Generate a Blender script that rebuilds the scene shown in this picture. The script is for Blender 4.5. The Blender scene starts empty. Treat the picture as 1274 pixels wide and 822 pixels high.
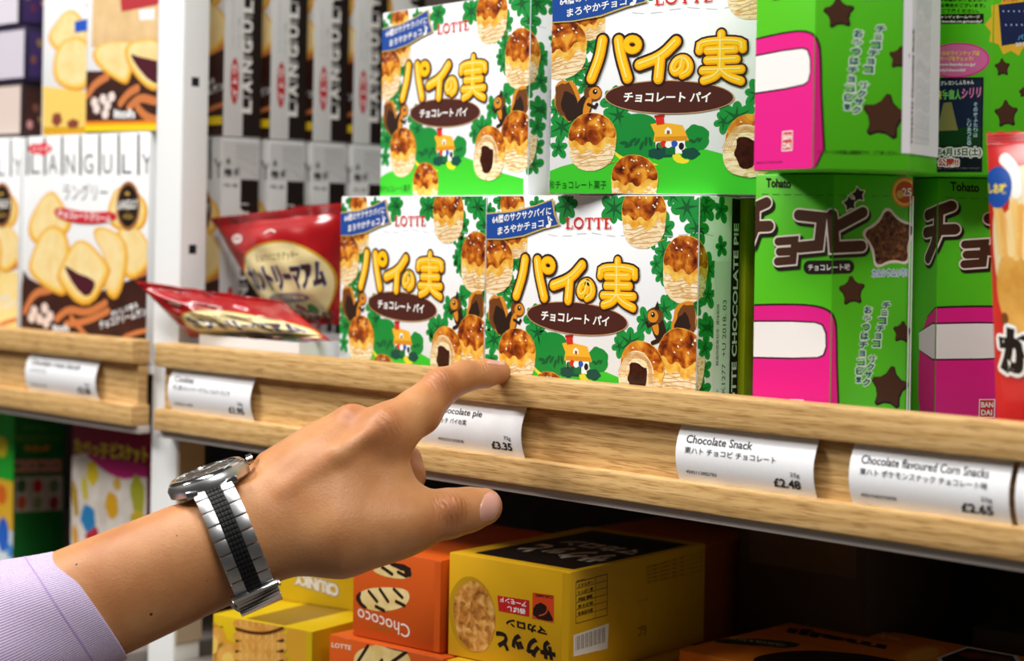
import bpy, bmesh, math, random
import numpy as np
from mathutils import Vector, Matrix
random.seed(7)
SC = bpy.context.scene
COL = SC.collection
PI = math.pi
Z0 = 1250.0                      # the price rail's top edge is 1.25 m above the floor; all lengths below are mm from it
def W(p): return Vector((p[0]*.001, p[1]*.001, (p[2]+Z0)*.001))

# ---------------------------------------------------------------- camera
F_PX, YAW, ROLL, PY, CY, CZ = 2300.0, 0.7763, 0.01678, 285.6, -722.4, 80.1
cam_d = bpy.data.cameras.new('camera'); cam = bpy.data.objects.new('camera', cam_d); COL.objects.link(cam)
cam_d.sensor_fit = 'HORIZONTAL'; cam_d.sensor_width = 36; cam_d.lens = F_PX/1274*36
cam_d.shift_y = -(411-PY)/1274
cam_d.clip_start = .02
cam_d.dof.use_dof = True; cam_d.dof.focus_distance = .98; cam_d.dof.aperture_fstop = 65/10.0
cam.location = W((0, CY, CZ))
cam.rotation_euler = (Matrix.Rotation(YAW, 3, 'Z') @ Matrix.Rotation(PI/2, 3, 'X') @ Matrix.Rotation(ROLL, 3, 'Z')).to_euler()
SC.camera = cam
# ---------------------------------------------------------------- light and exposure
SC.view_settings.view_transform = 'Standard'; SC.view_settings.look = 'None'
SC.view_settings.exposure = 0.06; SC.view_settings.gamma = 1.0; SC.view_settings.use_curve_mapping = False
wd = bpy.data.worlds.new('shop'); SC.world = wd; wd.use_nodes = True
wd.node_tree.nodes['Background'].inputs[0].default_value = (1.0, .97, .94, 1)
wd.node_tree.nodes['Background'].inputs[1].default_value = 0.05
def area(name, loc, target, sx, sy, power, col=(1, .97, .93)):
    d = bpy.data.lights.new(name, 'AREA'); d.shape = 'RECTANGLE'; d.size = sx; d.size_y = sy; d.energy = power; d.color = col
    o = bpy.data.objects.new(name, d); COL.objects.link(o); o.location = W(loc)
    o.rotation_euler = (W(target)-W(loc)).to_track_quat('-Z', 'Y').to_euler()
    return o
area('ceiling_light_front', (-2450, -1700, 1650), (-750, 0, 0), 1.1, .4, 56)
area('ceiling_light_right', (650, -720, 1450), (-850, 60, 60), 1.0, .35, 17)
area('ceiling_light_overhead', (-850, -560, 1250), (-780, -90, 0), 1.5, .25, 20)

# ---------------------------------------------------------------- pixel -> place helpers (the camera was solved from the photograph)
C0 = np.array([0, CY, CZ]); _s, _c = math.sin(YAW), math.cos(YAW); _cr, _sr = math.cos(ROLL), math.sin(ROLL)
def ray(x, y):
    a, b = x-637, y-PY
    u = _cr*a+_sr*b; v = -_sr*a+_cr*b
    return np.array([_c*u/F_PX-_s, _s*u/F_PX+_c, -v/F_PX])
def atY(x, y, Y): d = ray(x, y); return C0+d*(Y-CY)/d[1]
def atZ(x, y, Z): d = ray(x, y); return C0+d*(Z-CZ)/d[2]
def atD(x, y, D): return C0+ray(x, y)*D
def atPlane(x, y, P, n):
    d = ray(x, y); P = np.asarray(P, float); n = np.asarray(n, float)
    return C0+d*(np.dot(P-C0, n)/np.dot(d, n))

# ---------------------------------------------------------------- materials
_mats = {}
def lin(h):
    h = h.lstrip('#'); r = []
    for i in (0, 2, 4):
        c = int(h[i:i+2], 16)/255; r.append(c/12.92 if c <= .04045 else ((c+.055)/1.055)**2.4)
    return (*r, 1)
def newmat(name):
    m = bpy.data.materials.new(name); m.use_nodes = True
    return m, m.node_tree.nodes, m.node_tree.links, m.node_tree.nodes['Principled BSDF']
def P(h, rough=.42, spec=.35, metal=0):
    k = (h, rough, spec, metal)
    if k in _mats: return _mats[k]
    m, n, l, b = newmat('print_'+h.strip('#'))
    b.inputs['Base Color'].default_value = lin(h); b.inputs['Roughness'].default_value = rough
    b.inputs['Specular IOR Level'].default_value = spec; b.inputs['Metallic'].default_value = metal
    tc = n.new('ShaderNodeTexCoord'); nz = n.new('ShaderNodeTexNoise'); nz.inputs['Scale'].default_value = 700
    bp = n.new('ShaderNodeBump'); bp.inputs['Strength'].default_value = .04; bp.inputs['Distance'].default_value = .0004
    l.new(tc.outputs['Object'], nz.inputs['Vector']); l.new(nz.outputs[0], bp.inputs['Height']); l.new(bp.outputs[0], b.inputs['Normal'])
    _mats[k] = m; return m
def noisy(name, cols, scale, stretch=(1, 1, 1), rough=.45, detail=4, spec=.35, distort=0, bump=0):
    """a colour ramp over stretched noise: cols = [(pos, hex), ...]"""
    if name in _mats: return _mats[name]
    m, n, l, b = newmat(name)
    tc = n.new('ShaderNodeTexCoord'); mp = n.new('ShaderNodeMapping'); mp.inputs['Scale'].default_value = stretch
    nz = n.new('ShaderNodeTexNoise'); nz.inputs['Scale'].default_value = scale; nz.inputs['Detail'].default_value = detail
    nz.inputs['Distortion'].default_value = distort
    cr = n.new('ShaderNodeValToRGB')
    while len(cr.color_ramp.elements) < len(cols): cr.color_ramp.elements.new(.5)
    for e, (p, h) in zip(cr.color_ramp.elements, cols): e.position = p; e.color = lin(h)
    l.new(tc.outputs['Object'], mp.inputs[0]); l.new(mp.outputs[0], nz.inputs['Vector'])
    l.new(nz.outputs[0], cr.inputs[0]); l.new(cr.outputs[0], b.inputs['Base Color'])
    b.inputs['Roughness'].default_value = rough; b.inputs['Specular IOR Level'].default_value = spec
    if bump:
        bp = n.new('ShaderNodeBump'); bp.inputs['Strength'].default_value = bump; bp.inputs['Distance'].default_value = .001
        l.new(nz.outputs[0], bp.inputs['Height']); l.new(bp.outputs[0], b.inputs['Normal'])
    _mats[name] = m; return m
def wood(name, seed, tone):
    m, n, l, b = newmat(name)
    tc = n.new('ShaderNodeTexCoord')
    mp = n.new('ShaderNodeMapping'); mp.inputs['Scale'].default_value = (2.2, 16, 16); mp.inputs['Location'].default_value = (seed, seed*2, seed)
    n1 = n.new('ShaderNodeTexNoise'); n1.inputs['Scale'].default_value = 3.2; n1.inputs['Detail'].default_value = 5; n1.inputs['Distortion'].default_value = .6
    wv = n.new('ShaderNodeTexWave'); wv.bands_direction = 'Z'; wv.inputs['Scale'].default_value = 3.6; wv.inputs['Distortion'].default_value = 9
    wv.inputs['Detail'].default_value = 3; wv.inputs['Detail Scale'].default_value = .55
    c1 = n.new('ShaderNodeValToRGB'); e = c1.color_ramp.elements
    e[0].position = .12; e[0].color = lin(tone[0]); e[1].position = .85; e[1].color = lin(tone[2]); x = e.new(.48); x.color = lin(tone[1])
    mx = n.new('ShaderNodeMath'); mx.operation = 'MULTIPLY_ADD'; mx.inputs[1].default_value = .36
    l.new(tc.outputs['Object'], mp.inputs[0]); l.new(mp.outputs[0], n1.inputs['Vector']); l.new(mp.outputs[0], wv.inputs['Vector'])
    l.new(wv.outputs[1], mx.inputs[0])
    s2 = n.new('ShaderNodeMath'); s2.operation = 'MULTIPLY'; s2.inputs[1].default_value = .62
    l.new(n1.outputs[0], s2.inputs[0]); l.new(s2.outputs[0], mx.inputs[2]); l.new(mx.outputs[0], c1.inputs[0])
    # short dark pores
    mp2 = n.new('ShaderNodeMapping'); mp2.inputs['Scale'].default_value = (14, 260, 260); mp2.inputs['Location'].default_value = (seed, 0, seed)
    n2 = n.new('ShaderNodeTexNoise'); n2.inputs['Scale'].default_value = 4.5; n2.inputs['Detail'].default_value = 2
    c2 = n.new('ShaderNodeValToRGB'); c2.color_ramp.elements[0].position = .36; c2.color_ramp.elements[0].color = (.58, .48, .38, 1)
    c2.color_ramp.elements[1].position = .50; c2.color_ramp.elements[1].color = (1, 1, 1, 1)
    mm = n.new('ShaderNodeMixRGB'); mm.blend_type = 'MULTIPLY'; mm.inputs[0].default_value = .8
    l.new(tc.outputs['Object'], mp2.inputs[0]); l.new(mp2.outputs[0], n2.inputs['Vector']); l.new(n2.outputs[0], c2.inputs[0])
    l.new(c1.outputs[0], mm.inputs[1]); l.new(c2.outputs[0], mm.inputs[2]); l.new(mm.outputs[0], b.inputs['Base Color'])
    bp = n.new('ShaderNodeBump'); bp.inputs['Strength'].default_value = .25; bp.inputs['Distance'].default_value = .0005
    l.new(n2.outputs[0], bp.inputs['Height']); l.new(bp.outputs[0], b.inputs['Normal'])
    b.inputs['Roughness'].default_value = .42; b.inputs['Specular IOR Level'].default_value = .4
    return m

# ---------------------------------------------------------------- mesh builder and scene helpers
class MB:
    """collects polygons (mm, local to the thing) and links them as ONE mesh object"""
    def __init__(s): s.v, s.f, s.mi, s.mats = [], [], [], []
    def m(s, mat):
        if mat not in s.mats: s.mats.append(mat)
        return s.mats.index(mat)
    def add(s, vs, fs, mat):
        o = len(s.v); k = s.m(mat); s.v.extend(vs)
        for f in fs: s.f.append([i+o for i in f]); s.mi.append(k)
    def bm(s, bm, mat):
        bm.verts.index_update(); s.add([tuple(v.co) for v in bm.verts], [[v.index for v in f.verts] for f in bm.faces], mat); bm.free()
    def box(s, x0, x1, y0, y1, z0, z1, mat, bev=0, seg=2):
        b = bmesh.new(); bmesh.ops.create_cube(b, size=1)
        for v in b.verts: v.co = Vector((x0+(v.co.x+.5)*(x1-x0), y0+(v.co.y+.5)*(y1-y0), z0+(v.co.z+.5)*(z1-z0)))
        if bev: bmesh.ops.bevel(b, geom=b.edges[:], offset=bev, segments=seg, affect='EDGES', profile=.5)
        s.bm(b, mat)
    def hexbox(s, c8, mat, bev=0, seg=2):
        """box from eight corners: bottom four then top four, both counter-clockwise"""
        b = bmesh.new(); vs = [b.verts.new(Vector(tuple(p))) for p in c8]
        for f in ((3, 2, 1, 0), (4, 5, 6, 7), (0, 1, 5, 4), (1, 2, 6, 5), (2, 3, 7, 6), (3, 0, 4, 7)): b.faces.new([vs[i] for i in f])
        if bev: bmesh.ops.bevel(b, geom=b.edges[:], offset=bev, segments=seg, affect='EDGES', profile=.5)
        s.bm(b, mat)
    def build(s, name, parent=None, smooth=False, label=None, auto=None):
        me = bpy.data.meshes.new(name); me.from_pydata([tuple(c*.001 for c in v) for v in s.v], [], s.f)
        for m in s.mats: me.materials.append(m)
        me.polygons.foreach_set('material_index', s.mi); me.update()
        if smooth: me.polygons.foreach_set('use_smooth', [True]*len(me.polygons))
        o = bpy.data.objects.new(name, me); COL.objects.link(o); o.parent = parent
        if parent is None: o.location = (0, 0, Z0*.001)
        if label: o['label'] = label
        if auto is not None: me.set_sharp_from_angle(angle=math.radians(auto)) if smooth else None
        return o
def tag(o, label, cat, group=None):
    o['label'] = label; o['category'] = cat
    if group: o['group'] = group
    return o
def thing(name, label, cat, loc=(0, 0, 0), rz=0, group=None):
    o = bpy.data.objects.new(name, None); COL.objects.link(o); o.empty_display_size = .01
    o.location = W(loc); o.rotation_euler = (0, 0, math.radians(rz))
    return tag(o, label, cat, group)
def place(o, loc, rz=0): o.location = W(loc); o.rotation_euler = (0, 0, math.radians(rz)); return o
def dup(root, label, loc, rz=0, group=None):
    r = root.copy(); COL.objects.link(r); place(r, loc, rz); r['label'] = label
    if group: r['group'] = group
    def kids(a, b):
        for ch in list(a.children):
            c = ch.copy(); COL.objects.link(c); c.parent = b; kids(ch, c)
    kids(root, r); return r
def struct(o): o['kind'] = 'structure'; return o

# ---------------------------------------------------------------- flat printing on cartons
def ell(cx, cy, rx, ry=None, rot=0, n=26, wob=0, a0=0, a1=2*PI):
    ry = rx if ry is None else ry; c, s = math.cos(rot), math.sin(rot); out = []
    full = abs(a1-a0-2*PI) < 1e-6
    for i in range(n if full else n+1):
        t = a0+(a1-a0)*i/n; k = 1+(wob*math.sin(t*5+cx)+wob*.6*math.sin(t*9+cy) if wob else 0)
        x, y = rx*k*math.cos(t), ry*k*math.sin(t); out.append((cx+c*x-s*y, cy+s*x+c*y))
    return out
def soft(pts, it=2):
    for _ in range(it):
        o = []
        for i in range(len(pts)):
            a, b = pts[i], pts[(i+1) % len(pts)]
            o += [(.75*a[0]+.25*b[0], .75*a[1]+.25*b[1]), (.25*a[0]+.75*b[0], .25*a[1]+.75*b[1])]
        pts = o
    return pts
def softline(pts, it=2):
    for _ in range(it):
        o = [pts[0]]
        for a, b in zip(pts[:-1], pts[1:]): o += [(.75*a[0]+.25*b[0], .75*a[1]+.25*b[1]), (.25*a[0]+.75*b[0], .25*a[1]+.75*b[1])]
        pts = o+[pts[-1]]
    return pts
def strokes(pts, w, cap=True, n=9):
    """a pen stroke: one strip of quads with mitred joints and half-disc ends, nothing overlapping"""
    q = [pts[0]]
    for p in pts[1:]:
        if math.hypot(p[0]-q[-1][0], p[1]-q[-1][1]) > 1e-4: q.append(p)
    if len(q) < 2: return [ell(q[0][0], q[0][1], w/2, n=2*n)]
    closed = len(q) > 3 and math.hypot(q[0][0]-q[-1][0], q[0][1]-q[-1][1]) < 1e-3
    d = []
    for a, b in zip(q[:-1], q[1:]): L = math.hypot(b[0]-a[0], b[1]-a[1]); d.append(((b[0]-a[0])/L, (b[1]-a[1])/L))
    L_, R_ = [], []
    for i, p in enumerate(q):
        d0 = d[i-1] if i else (d[-1] if closed else d[0]); d1 = d[i] if i < len(d) else (d[0] if closed else d[-1])
        mx, my = d0[0]+d1[0], d0[1]+d1[1]; m = math.hypot(mx, my) or 1; mx, my = mx/m, my/m
        k = w/2/max(.5, mx*d1[0]+my*d1[1]); L_.append((p[0]-my*k, p[1]+mx*k)); R_.append((p[0]+my*k, p[1]-mx*k))
    out = [[R_[i], R_[i+1], L_[i+1], L_[i]] for i in range(len(q)-1)]
    if cap and not closed:
        for p, dd, sg in ((q[0], d[0], -1), (q[-1], d[-1], 1)):
            t0 = math.atan2(dd[1], dd[0])+(PI/2 if sg < 0 else -PI/2); out.append([(p[0]+w/2*math.cos(t0+PI*i/n), p[1]+w/2*math.sin(t0+PI*i/n)) for i in range(n+1)])
    return out
def clip_half(poly, ax, lim, keep_less):
    out = []
    for i in range(len(poly)):
        a, b = poly[i-1], poly[i]; ia = (a[ax] <= lim) == keep_less or a[ax] == lim; ib = (b[ax] <= lim) == keep_less or b[ax] == lim
        if ia != ib:
            t = (lim-a[ax])/(b[ax]-a[ax]); out.append((a[0]+t*(b[0]-a[0]), a[1]+t*(b[1]-a[1])))
        if ib: out.append(b)
    return out
def clip_rect(poly, r):
    u0, u1, v0, v1 = r
    us = [p[0] for p in poly]; vs = [p[1] for p in poly]
    if min(us) >= u0 and max(us) <= u1 and min(vs) >= v0 and max(vs) <= v1: return poly
    if max(us) <= u0 or min(us) >= u1 or max(vs) <= v0 or min(vs) >= v1: return []
    for ax, lim, less in ((0, u0, False), (0, u1, True), (1, v0, False), (1, v1, True)):
        poly = clip_half(poly, ax, lim, less)
        if len(poly) < 3: return []
    return poly
_txt = {}
def text_polys(s, bold=0):
    k = (s, bold)
    if k in _txt: return _txt[k]
    c = bpy.data.curves.new('t', 'FONT'); c.body = s; c.resolution_u = 3; c.offset = bold
    o = bpy.data.objects.new('t', c); COL.objects.link(o)
    dg = bpy.context.evaluated_depsgraph_get(); me = bpy.data.meshes.new_from_object(o.evaluated_get(dg))
    vs = [(v.co.x, v.co.y) for v in me.vertices]; polys = [[vs[i] for i in p.vertices] for p in me.polygons]
    bpy.data.objects.remove(o); bpy.data.curves.remove(c); bpy.data.meshes.remove(me)
    us = [v[0] for v in vs]; ws = [v[1] for v in vs]
    _txt[k] = (polys, min(us), max(us), min(ws), max(ws)); return _txt[k]
class Art:
    def __init__(s, T=lambda x, y: (x, y)): s.items = []; s.T = T
    def t(s, pts): return [s.T(*p) for p in pts]
    def raw(s, layer, mat, polys): s.items.append((layer, mat, polys))
    def poly(s, layer, mat, pts, sm=0): s.raw(layer, mat, [soft(s.t(pts), sm) if sm else s.t(pts)])
    def line(s, layer, mat, pts, w, sm=2, cap=True): p = s.t(pts); s.raw(layer, mat, strokes(softline(p, sm) if sm else p, w, cap))
    def disc(s, layer, mat, c, rx, ry=None, rot=0, n=26, wob=0): x, y = s.T(*c); s.raw(layer, mat, [ell(x, y, rx, ry, rot, n, wob)])
    def text(s, layer, mat, body, tl, tr, bl, bold=0):
        polys, u0, u1, v0, v1 = text_polys(body, bold); tl, tr, bl = s.t((tl, tr, bl)); out = []
        for p in polys:
            q = []
            for x, y in p:
                a = (x-u0)/(u1-u0); b = (v1-y)/(v1-v0)
                q.append((tl[0]+a*(tr[0]-tl[0])+b*(bl[0]-tl[0]), tl[1]+a*(tr[1]-tl[1])+b*(bl[1]-tl[1])))
            out.append(q)
        s.raw(layer, mat, out)
    def halo(s, layer, mat, body, tl, tr, bl, r, bold=0):
        """the same lettering, spread by r mm all round, for outlines"""
        k = len(s.items); s.text(layer, mat, body, tl, tr, bl, bold); _, _, polys = s.items.pop(k)
        for i in range(8):
            dx, dy = r*math.cos(i*PI/4), r*math.sin(i*PI/4); s.raw(layer+i*.11, mat, [[(x+dx, y+dy) for x, y in p] for p in polys])
    def emit(s, mb, mapf, rect=None, grid=None, base=.12, dl=.035):
        for n_, (layer, mat, polys) in enumerate(s.items):
            h = base+layer*dl+(n_ % 5)*.003
            for p in polys:
                cells = [rect] if rect else [None]
                for r in cells:
                    q = clip_rect(p, r) if r else p
                    if len(q) < 3: continue
                    if grid: parts = gridcut(q, grid)
                    else: parts = [q]
                    for g in parts:
                        A = sum(g[i-1][0]*g[i][1]-g[i][0]*g[i-1][1] for i in range(len(g)))
                        if abs(A) < 1e-7: continue
                        if A < 0: g = g[::-1]
                        mb.add([tuple(mapf(x, y, h)) for x, y in g], [list(range(len(g)))], mat)
def gridcut(p, g):
    us = [a[0] for a in p]; vs = [a[1] for a in p]; out = []
    i0, i1 = math.floor(min(us)/g), math.floor(max(us)/g); j0, j1 = math.floor(min(vs)/g), math.floor(max(vs)/g)
    if i0 == i1 and j0 == j1: return [p]
    for i in range(i0, i1+1):
        col = clip_rect(p, (i*g, i*g+g, -1e9, 1e9))
        if len(col) < 3: continue
        for j in range(j0, j1+1):
            q = clip_rect(col, (-1e9, 1e9, j*g, j*g+g))
            if len(q) >= 3: out.append(q)
    return out
def front(x, y, h): return (x, -h, y)
def side_of(w): return lambda x, y, h: (w+h, x, y)          # right side: x runs back from the front edge
def top_of(hh): return lambda x, y, h: (x, y, hh+h)
class BoxFrame:
    """front and right-side coordinates (mm) of a carton standing at P (front bottom left corner), turned rz degrees"""
    def __init__(s, P_, rz, w=0):
        s.P = np.asarray(P_, float); a = math.radians(rz); s.x = np.array([math.cos(a), math.sin(a), 0]); s.y = np.array([-math.sin(a), math.cos(a), 0]); s.w = w
    def f(s, px, py): q = atPlane(px, py, s.P, s.y)-s.P; return (float(np.dot(q, s.x)), float(q[2]))
    def r(s, px, py): q = atPlane(px, py, s.P+s.x*s.w, s.x)-s.P; return (float(np.dot(q, s.y)), float(q[2]))
    def topf(s, h): return lambda px, py: (lambda q: (float(np.dot(q, s.x)), float(np.dot(q, s.y))))(atZ(px, py, s.P[2]+h)-s.P)
# ---------------------------------------------------------------- the setting: floor, shelving
OAKT = ('#b08a55', '#d3aa6c', '#e2be86')
WHITE_STEEL = noisy('white_steel', [(0, '#e6e8e8'), (1, '#eef0f0')], 900, rough=.38, bump=.05)
GREY_STEEL = noisy('grey_steel', [(0, '#b9b2ae'), (1, '#c4bdb8')], 900, rough=.4, bump=.05)
BEIGE_PANEL = noisy('beige_panel', [(0, '#a8957f'), (1, '#b3a08a')], 500, rough=.6, bump=.05)
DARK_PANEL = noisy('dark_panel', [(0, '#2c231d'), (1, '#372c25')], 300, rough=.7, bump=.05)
FLOOR = noisy('floor_vinyl', [(.3, '#6d655c'), (.7, '#857c72')], 6, rough=.5)
mb = MB(); mb.box(-3200, 1200, -3200, 700, -Z0-20, -Z0, FLOOR); struct(mb.build('floor'))
m = MB(); m.box(-3200, 1200, 600, 640, -Z0, 1550, noisy('wall_paint', [(0, '#cfcac2'), (1, '#d8d3cb')], 40, rough=.7)); struct(m.build('wall_back'))
SHELF_Z = -18.6
LOW_Z = -216.0

def shelf(name, label, x0, x1, y_back, seed):
    t = thing(name, label, 'shelf', ((x0+x1)/2, 0, -64)); ox = (x0+x1)/2
    def part(nm, *a, mat, bev=0, lab=None):
        m = MB(); x_0, x_1, y0, y1, z0, z1 = a
        m.box(x_0-ox, x_1-ox, y0, y1, z0+64, z1+64, mat, bev); o = m.build(nm, t, smooth=True, auto=40, label=lab); return o
    part('shelf_panel', x0-4, x1+1, 15.2, y_back, -24, SHELF_Z-.2, mat=WHITE_STEEL, bev=.4)
    part('front_lip', x0-4, x1+1, 5, 15, -64.5, -59.1, mat=GREY_STEEL, bev=.8, lab='grey steel lip under the oak')
    part('top_rail', x0, x1, 0, 15, -16.2, 0, mat=wood(name+'_oak_top', seed, OAKT), bev=1.3)
    part('label_groove', x0+3, x1-(3 if x1 < -1000 else 0), 7, 14.6, -45.6, -15.2, mat=wood(name+'_oak_groove', seed+3, OAKT))
    part('bottom_rail', x0, x1, 0, 15, -59, -44.6, mat=wood(name+'_oak_bottom', seed+7, OAKT), bev=1.2)
    return t
shelf('oak_edged_shelf', 'long oak-edged shelf under the pie boxes and green six-sided cartons', -1045.8, -330, 330, 1.3)
shelf('oak_edged_shelf.001', 'short oak-edged shelf under the white biscuit boxes, its cut end showing', -1800, -1071.6, 330, 6.1)

# the white upright between the bays, its square slots laid on as thin plates, the holes' shade put into their dark colour
t = thing('shelf_upright', 'white steel upright post with square slots between the two shelf bays', 'post', (-1057.5, 17, -Z0))
mb = MB(); DK = P('#17181a', .8)
mb.box(-15.5, 15.5, 0, 22, 0, Z0+620, WHITE_STEEL, 1.6, 3); mb.build('post', t, smooth=True, auto=40)
for zc in (180+113.5, 177.5, 63, -51.5, -166, -280):
    m = MB(); m.box(15.1, 15.55, 7.0, 13.4, zc+Z0-3.2, zc+Z0+3.2, DK, .15); m.build('slot', t, label='dark square plate standing for a slot')
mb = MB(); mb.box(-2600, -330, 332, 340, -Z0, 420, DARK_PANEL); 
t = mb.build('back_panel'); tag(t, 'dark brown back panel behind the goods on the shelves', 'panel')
# lower deck
for nm, lab, x0, x1 in (('lower_shelf', 'lower grey shelf under the yellow and orange biscuit boxes', -1038, -330),
                        ('lower_shelf.001', 'lower grey shelf at far left under the green and pink cartons', -1800, -1078)):
    m = MB(); m.box(x0, x1, -60, 330, LOW_Z-18, LOW_Z-.2, P('#7d7670', .5), .8); o = m.build(nm, smooth=True, auto=40); tag(o, lab, 'shelf')
# side panels of the bay below the shelf, beside the post
m = MB(); m.box(-1041.6, -1039.6, 17.5, 38.5, -205, -66, BEIGE_PANEL, .3); o = m.build('side_bracket'); tag(o, 'beige bracket strip on the post under the shelf behind the wristwatch', 'bracket')

# ---------------------------------------------------------------- price labels: bowed paper slips in the groove
PAPER = noisy('label_paper', [(0, '#eef0f4'), (1, '#f6f7fa')], 400, rough=.6)
def price_label(label, x0, x1, seed, art, bow=4.6, skew=0):
    cx = (x0+x1)/2; w = x1-x0; zt, zb = -15.6, -45.0; h = zt-zb
    t = thing('price_label', label, 'price label', (cx, 4, zb), group=None)
    def surf(u, v, o):
        k = v/h; y = 2.6-bow*math.sin(PI*min(1, max(0, k)))**.9-1.6*(1-k)
        tilt = .9*math.sin(PI*k*.9)*(1 if u > w/2 else -1)
        return (u-w/2+skew*(k-.5), y-o+.15*math.sin(u*.09+seed), v)
    mb = MB(); n, q = 24, 18
    for s_, off in ((1, 0), (-1, -.25)):
        vs = [surf(w*i/n, h*j/q, off) for j in range(q+1) for i in range(n+1)]
        fs = [[j*(n+1)+i, j*(n+1)+i+1, (j+1)*(n+1)+i+1, (j+1)*(n+1)+i][::s_] for j in range(q) for i in range(n)]
        mb.add(vs, fs, PAPER)
    mb.build('paper_slip', t, smooth=True)
    art_o = Art(); art(art_o, w, h)
    m2 = MB(); art_o.emit(m2, surf, grid=2.0, base=.2, dl=.03); m2.build('printed_text', t)
    return t
INK, INK2, INK3 = P('#1d1e22', .6), P('#3d4046', .6), P('#1c1d20', .6)
def ticket(title, jp, code, wt, price, tw, jw, ox=6):
    def f(a, w, h):
        a.text(1, INK2 if len(title) < 8 else INK, title, (ox, h-5.6), (ox+tw, h-5.6), (ox, h-5.6-(3.9 if not any(c in title for c in 'gpy') else 4.6)), .012)
        if jp: a.text(1, INK2, jp, (ox, h-11.4), (ox+jw, h-11.4), (ox, h-14.6), .008)
        a.text(1, INK2, code, (ox, 6.2), (ox+w*.23, 6.2), (ox, 4.5), .01)
        a.text(1, INK2, wt, (w-13.6, 11.6), (w-8, 11.6), (w-13.6, 9.1), .01)
        a.text(1, INK3, price, (w-24, 8.0), (w-8, 8.0), (w-24, 3.5), .03)
    return f
price_label('price label reading Cookies £1.95, on the oak rail beside the white post', -1031.5, -941.5, 1, ticket('Cookies', '不二家 カントリーマアム ミルク バニラ', '4902555116983', '20g', '£1.95', 22, 62))
price_label('price label reading chocolate pie £3.35, partly hidden by the pointing hand', -791, -701, 2, ticket('Chocolate pie', 'ロッテ パイの実', '4903333183838', '73g', '£3.35', 35, 24, 23))
price_label('price label reading Chocolate Snack £2.48 ', -592.5, -508.5, 3, ticket('Chocolate Snack', '東ハト チョコビ チョコレート', '4543112882783', '25g', '£2.48', 41, 56))
price_label('price label reading Chocolate flavoured Corn Snacks £2.65', -488.6, -406.2, 4, ticket('Chocolate flavoured Corn Snacks', '東ハト ポケモンスナック チョコレート味', '4901940370498', '23g', '£2.65', 66, 66))
price_label('price label beyond the corn snacks one, cut off by the picture edge', -403.2, -320, 5, ticket('Chips', 'カラムーチョ', '4902777012223', '60g', '£2.10', 20, 30))
price_label('price label on the far left oak rail, its print too blurred to read', -1212, -1119, 6, ticket('Chocolate cream biscuit', 'イトウ ラングリー チョコ', '4901050131254', '130g', '£2.28', 66, 22))
# ---------------------------------------------------------------- chocolate pie cartons
LEAF, LEAFD = P('#17903a'), P('#0b5a26')
GRASS = P('#3cc62a'); CARD = P('#f1f4f7', .35)
BUNTOP = noisy('bun_glaze', [(.32, '#3d1104'), (.44, '#8f3a0a'), (.55, '#c46a14'), (.68, '#eaa636')], 150, detail=5, distort=.6, rough=.35)
BUNMID = noisy('bun_gold', [(.35, '#e29a24'), (.65, '#f6cf62')], 220, rough=.4)
BUNSIDE = noisy('bun_layers', [(.36, '#d7a660'), (.5, '#f3dcae'), (.66, '#fbeed0')], 260, stretch=(.45, 1, 1.9), distort=1.5, rough=.45)
BUNLINE = P('#c99450'); GLINT = P('#fff6e2'); FILL = noisy('choc_fill', [(.35, '#2a0f07'), (.7, '#4a1d0e')], 300, rough=.3)
BLACK, OUTL, YEL, YELO, YELH = P('#1d1310'), P('#2c1a12'), P('#ffc709'), P('#f39a08'), P('#ffe98a')
BROWN, WHITE, RED, NAVY = P('#4a1f16'), P('#f7f7f4'), P('#d8281f'), P('#15489c')
SQD, SQT, SQO = P('#2a170d'), P('#6f3d16'), P('#d98a1e')

def leaf_cluster(a, c, R, k=6, layer=1, a0=0):
    """a whorl of rounded leaves with dark midribs, c in drawing coordinates, R in mm"""
    x, y = a.T(*c)
    for i in range(k):
        t = a0+2*PI*i/k; r = R*(.88+.12*math.sin(i*2.3+x)); mx, my = x+r*.58*math.cos(t), y+r*.58*math.sin(t)
        a.raw(layer, LEAF, [ell(mx, my, r*.46, r*.33, t, 16)])
        ex, ey = x+r*.82*math.cos(t), y+r*.82*math.sin(t)
        a.raw(layer+1, LEAFD, [[(x-R*.1*math.sin(t), y+R*.1*math.cos(t)), (x+R*.1*math.sin(t), y-R*.1*math.cos(t)), (ex, ey)]])
    a.raw(layer+2, LEAFD, [ell(x, y, R*.2, n=10)])
BODY = [(-.93, .05), (-.88, -.66), (-.44, -1.04), (.24, -1.06), (.82, -.74), (.95, -.1), (.9, .35), (-.9, .4)]
GOLD = [(-.96, .1), (-.86, .6), (-.45, .97), (.1, 1.02), (.62, .84), (.94, .42), (.98, -.06), (.84, -.3), (.62, -.06), (.42, -.36), (.12, -.52), (-.12, -.22), (-.42, -.5), (-.66, -.16), (-.85, -.28)]
TOP = [(-.94, .18), (-.84, .6), (-.44, .96), (.1, 1.0), (.6, .82), (.92, .42), (.95, .1), (.78, .05), (.55, .16), (.33, -.06), (.1, -.2), (-.14, .04), (-.4, -.18), (-.66, .1), (-.84, .02)]
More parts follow.
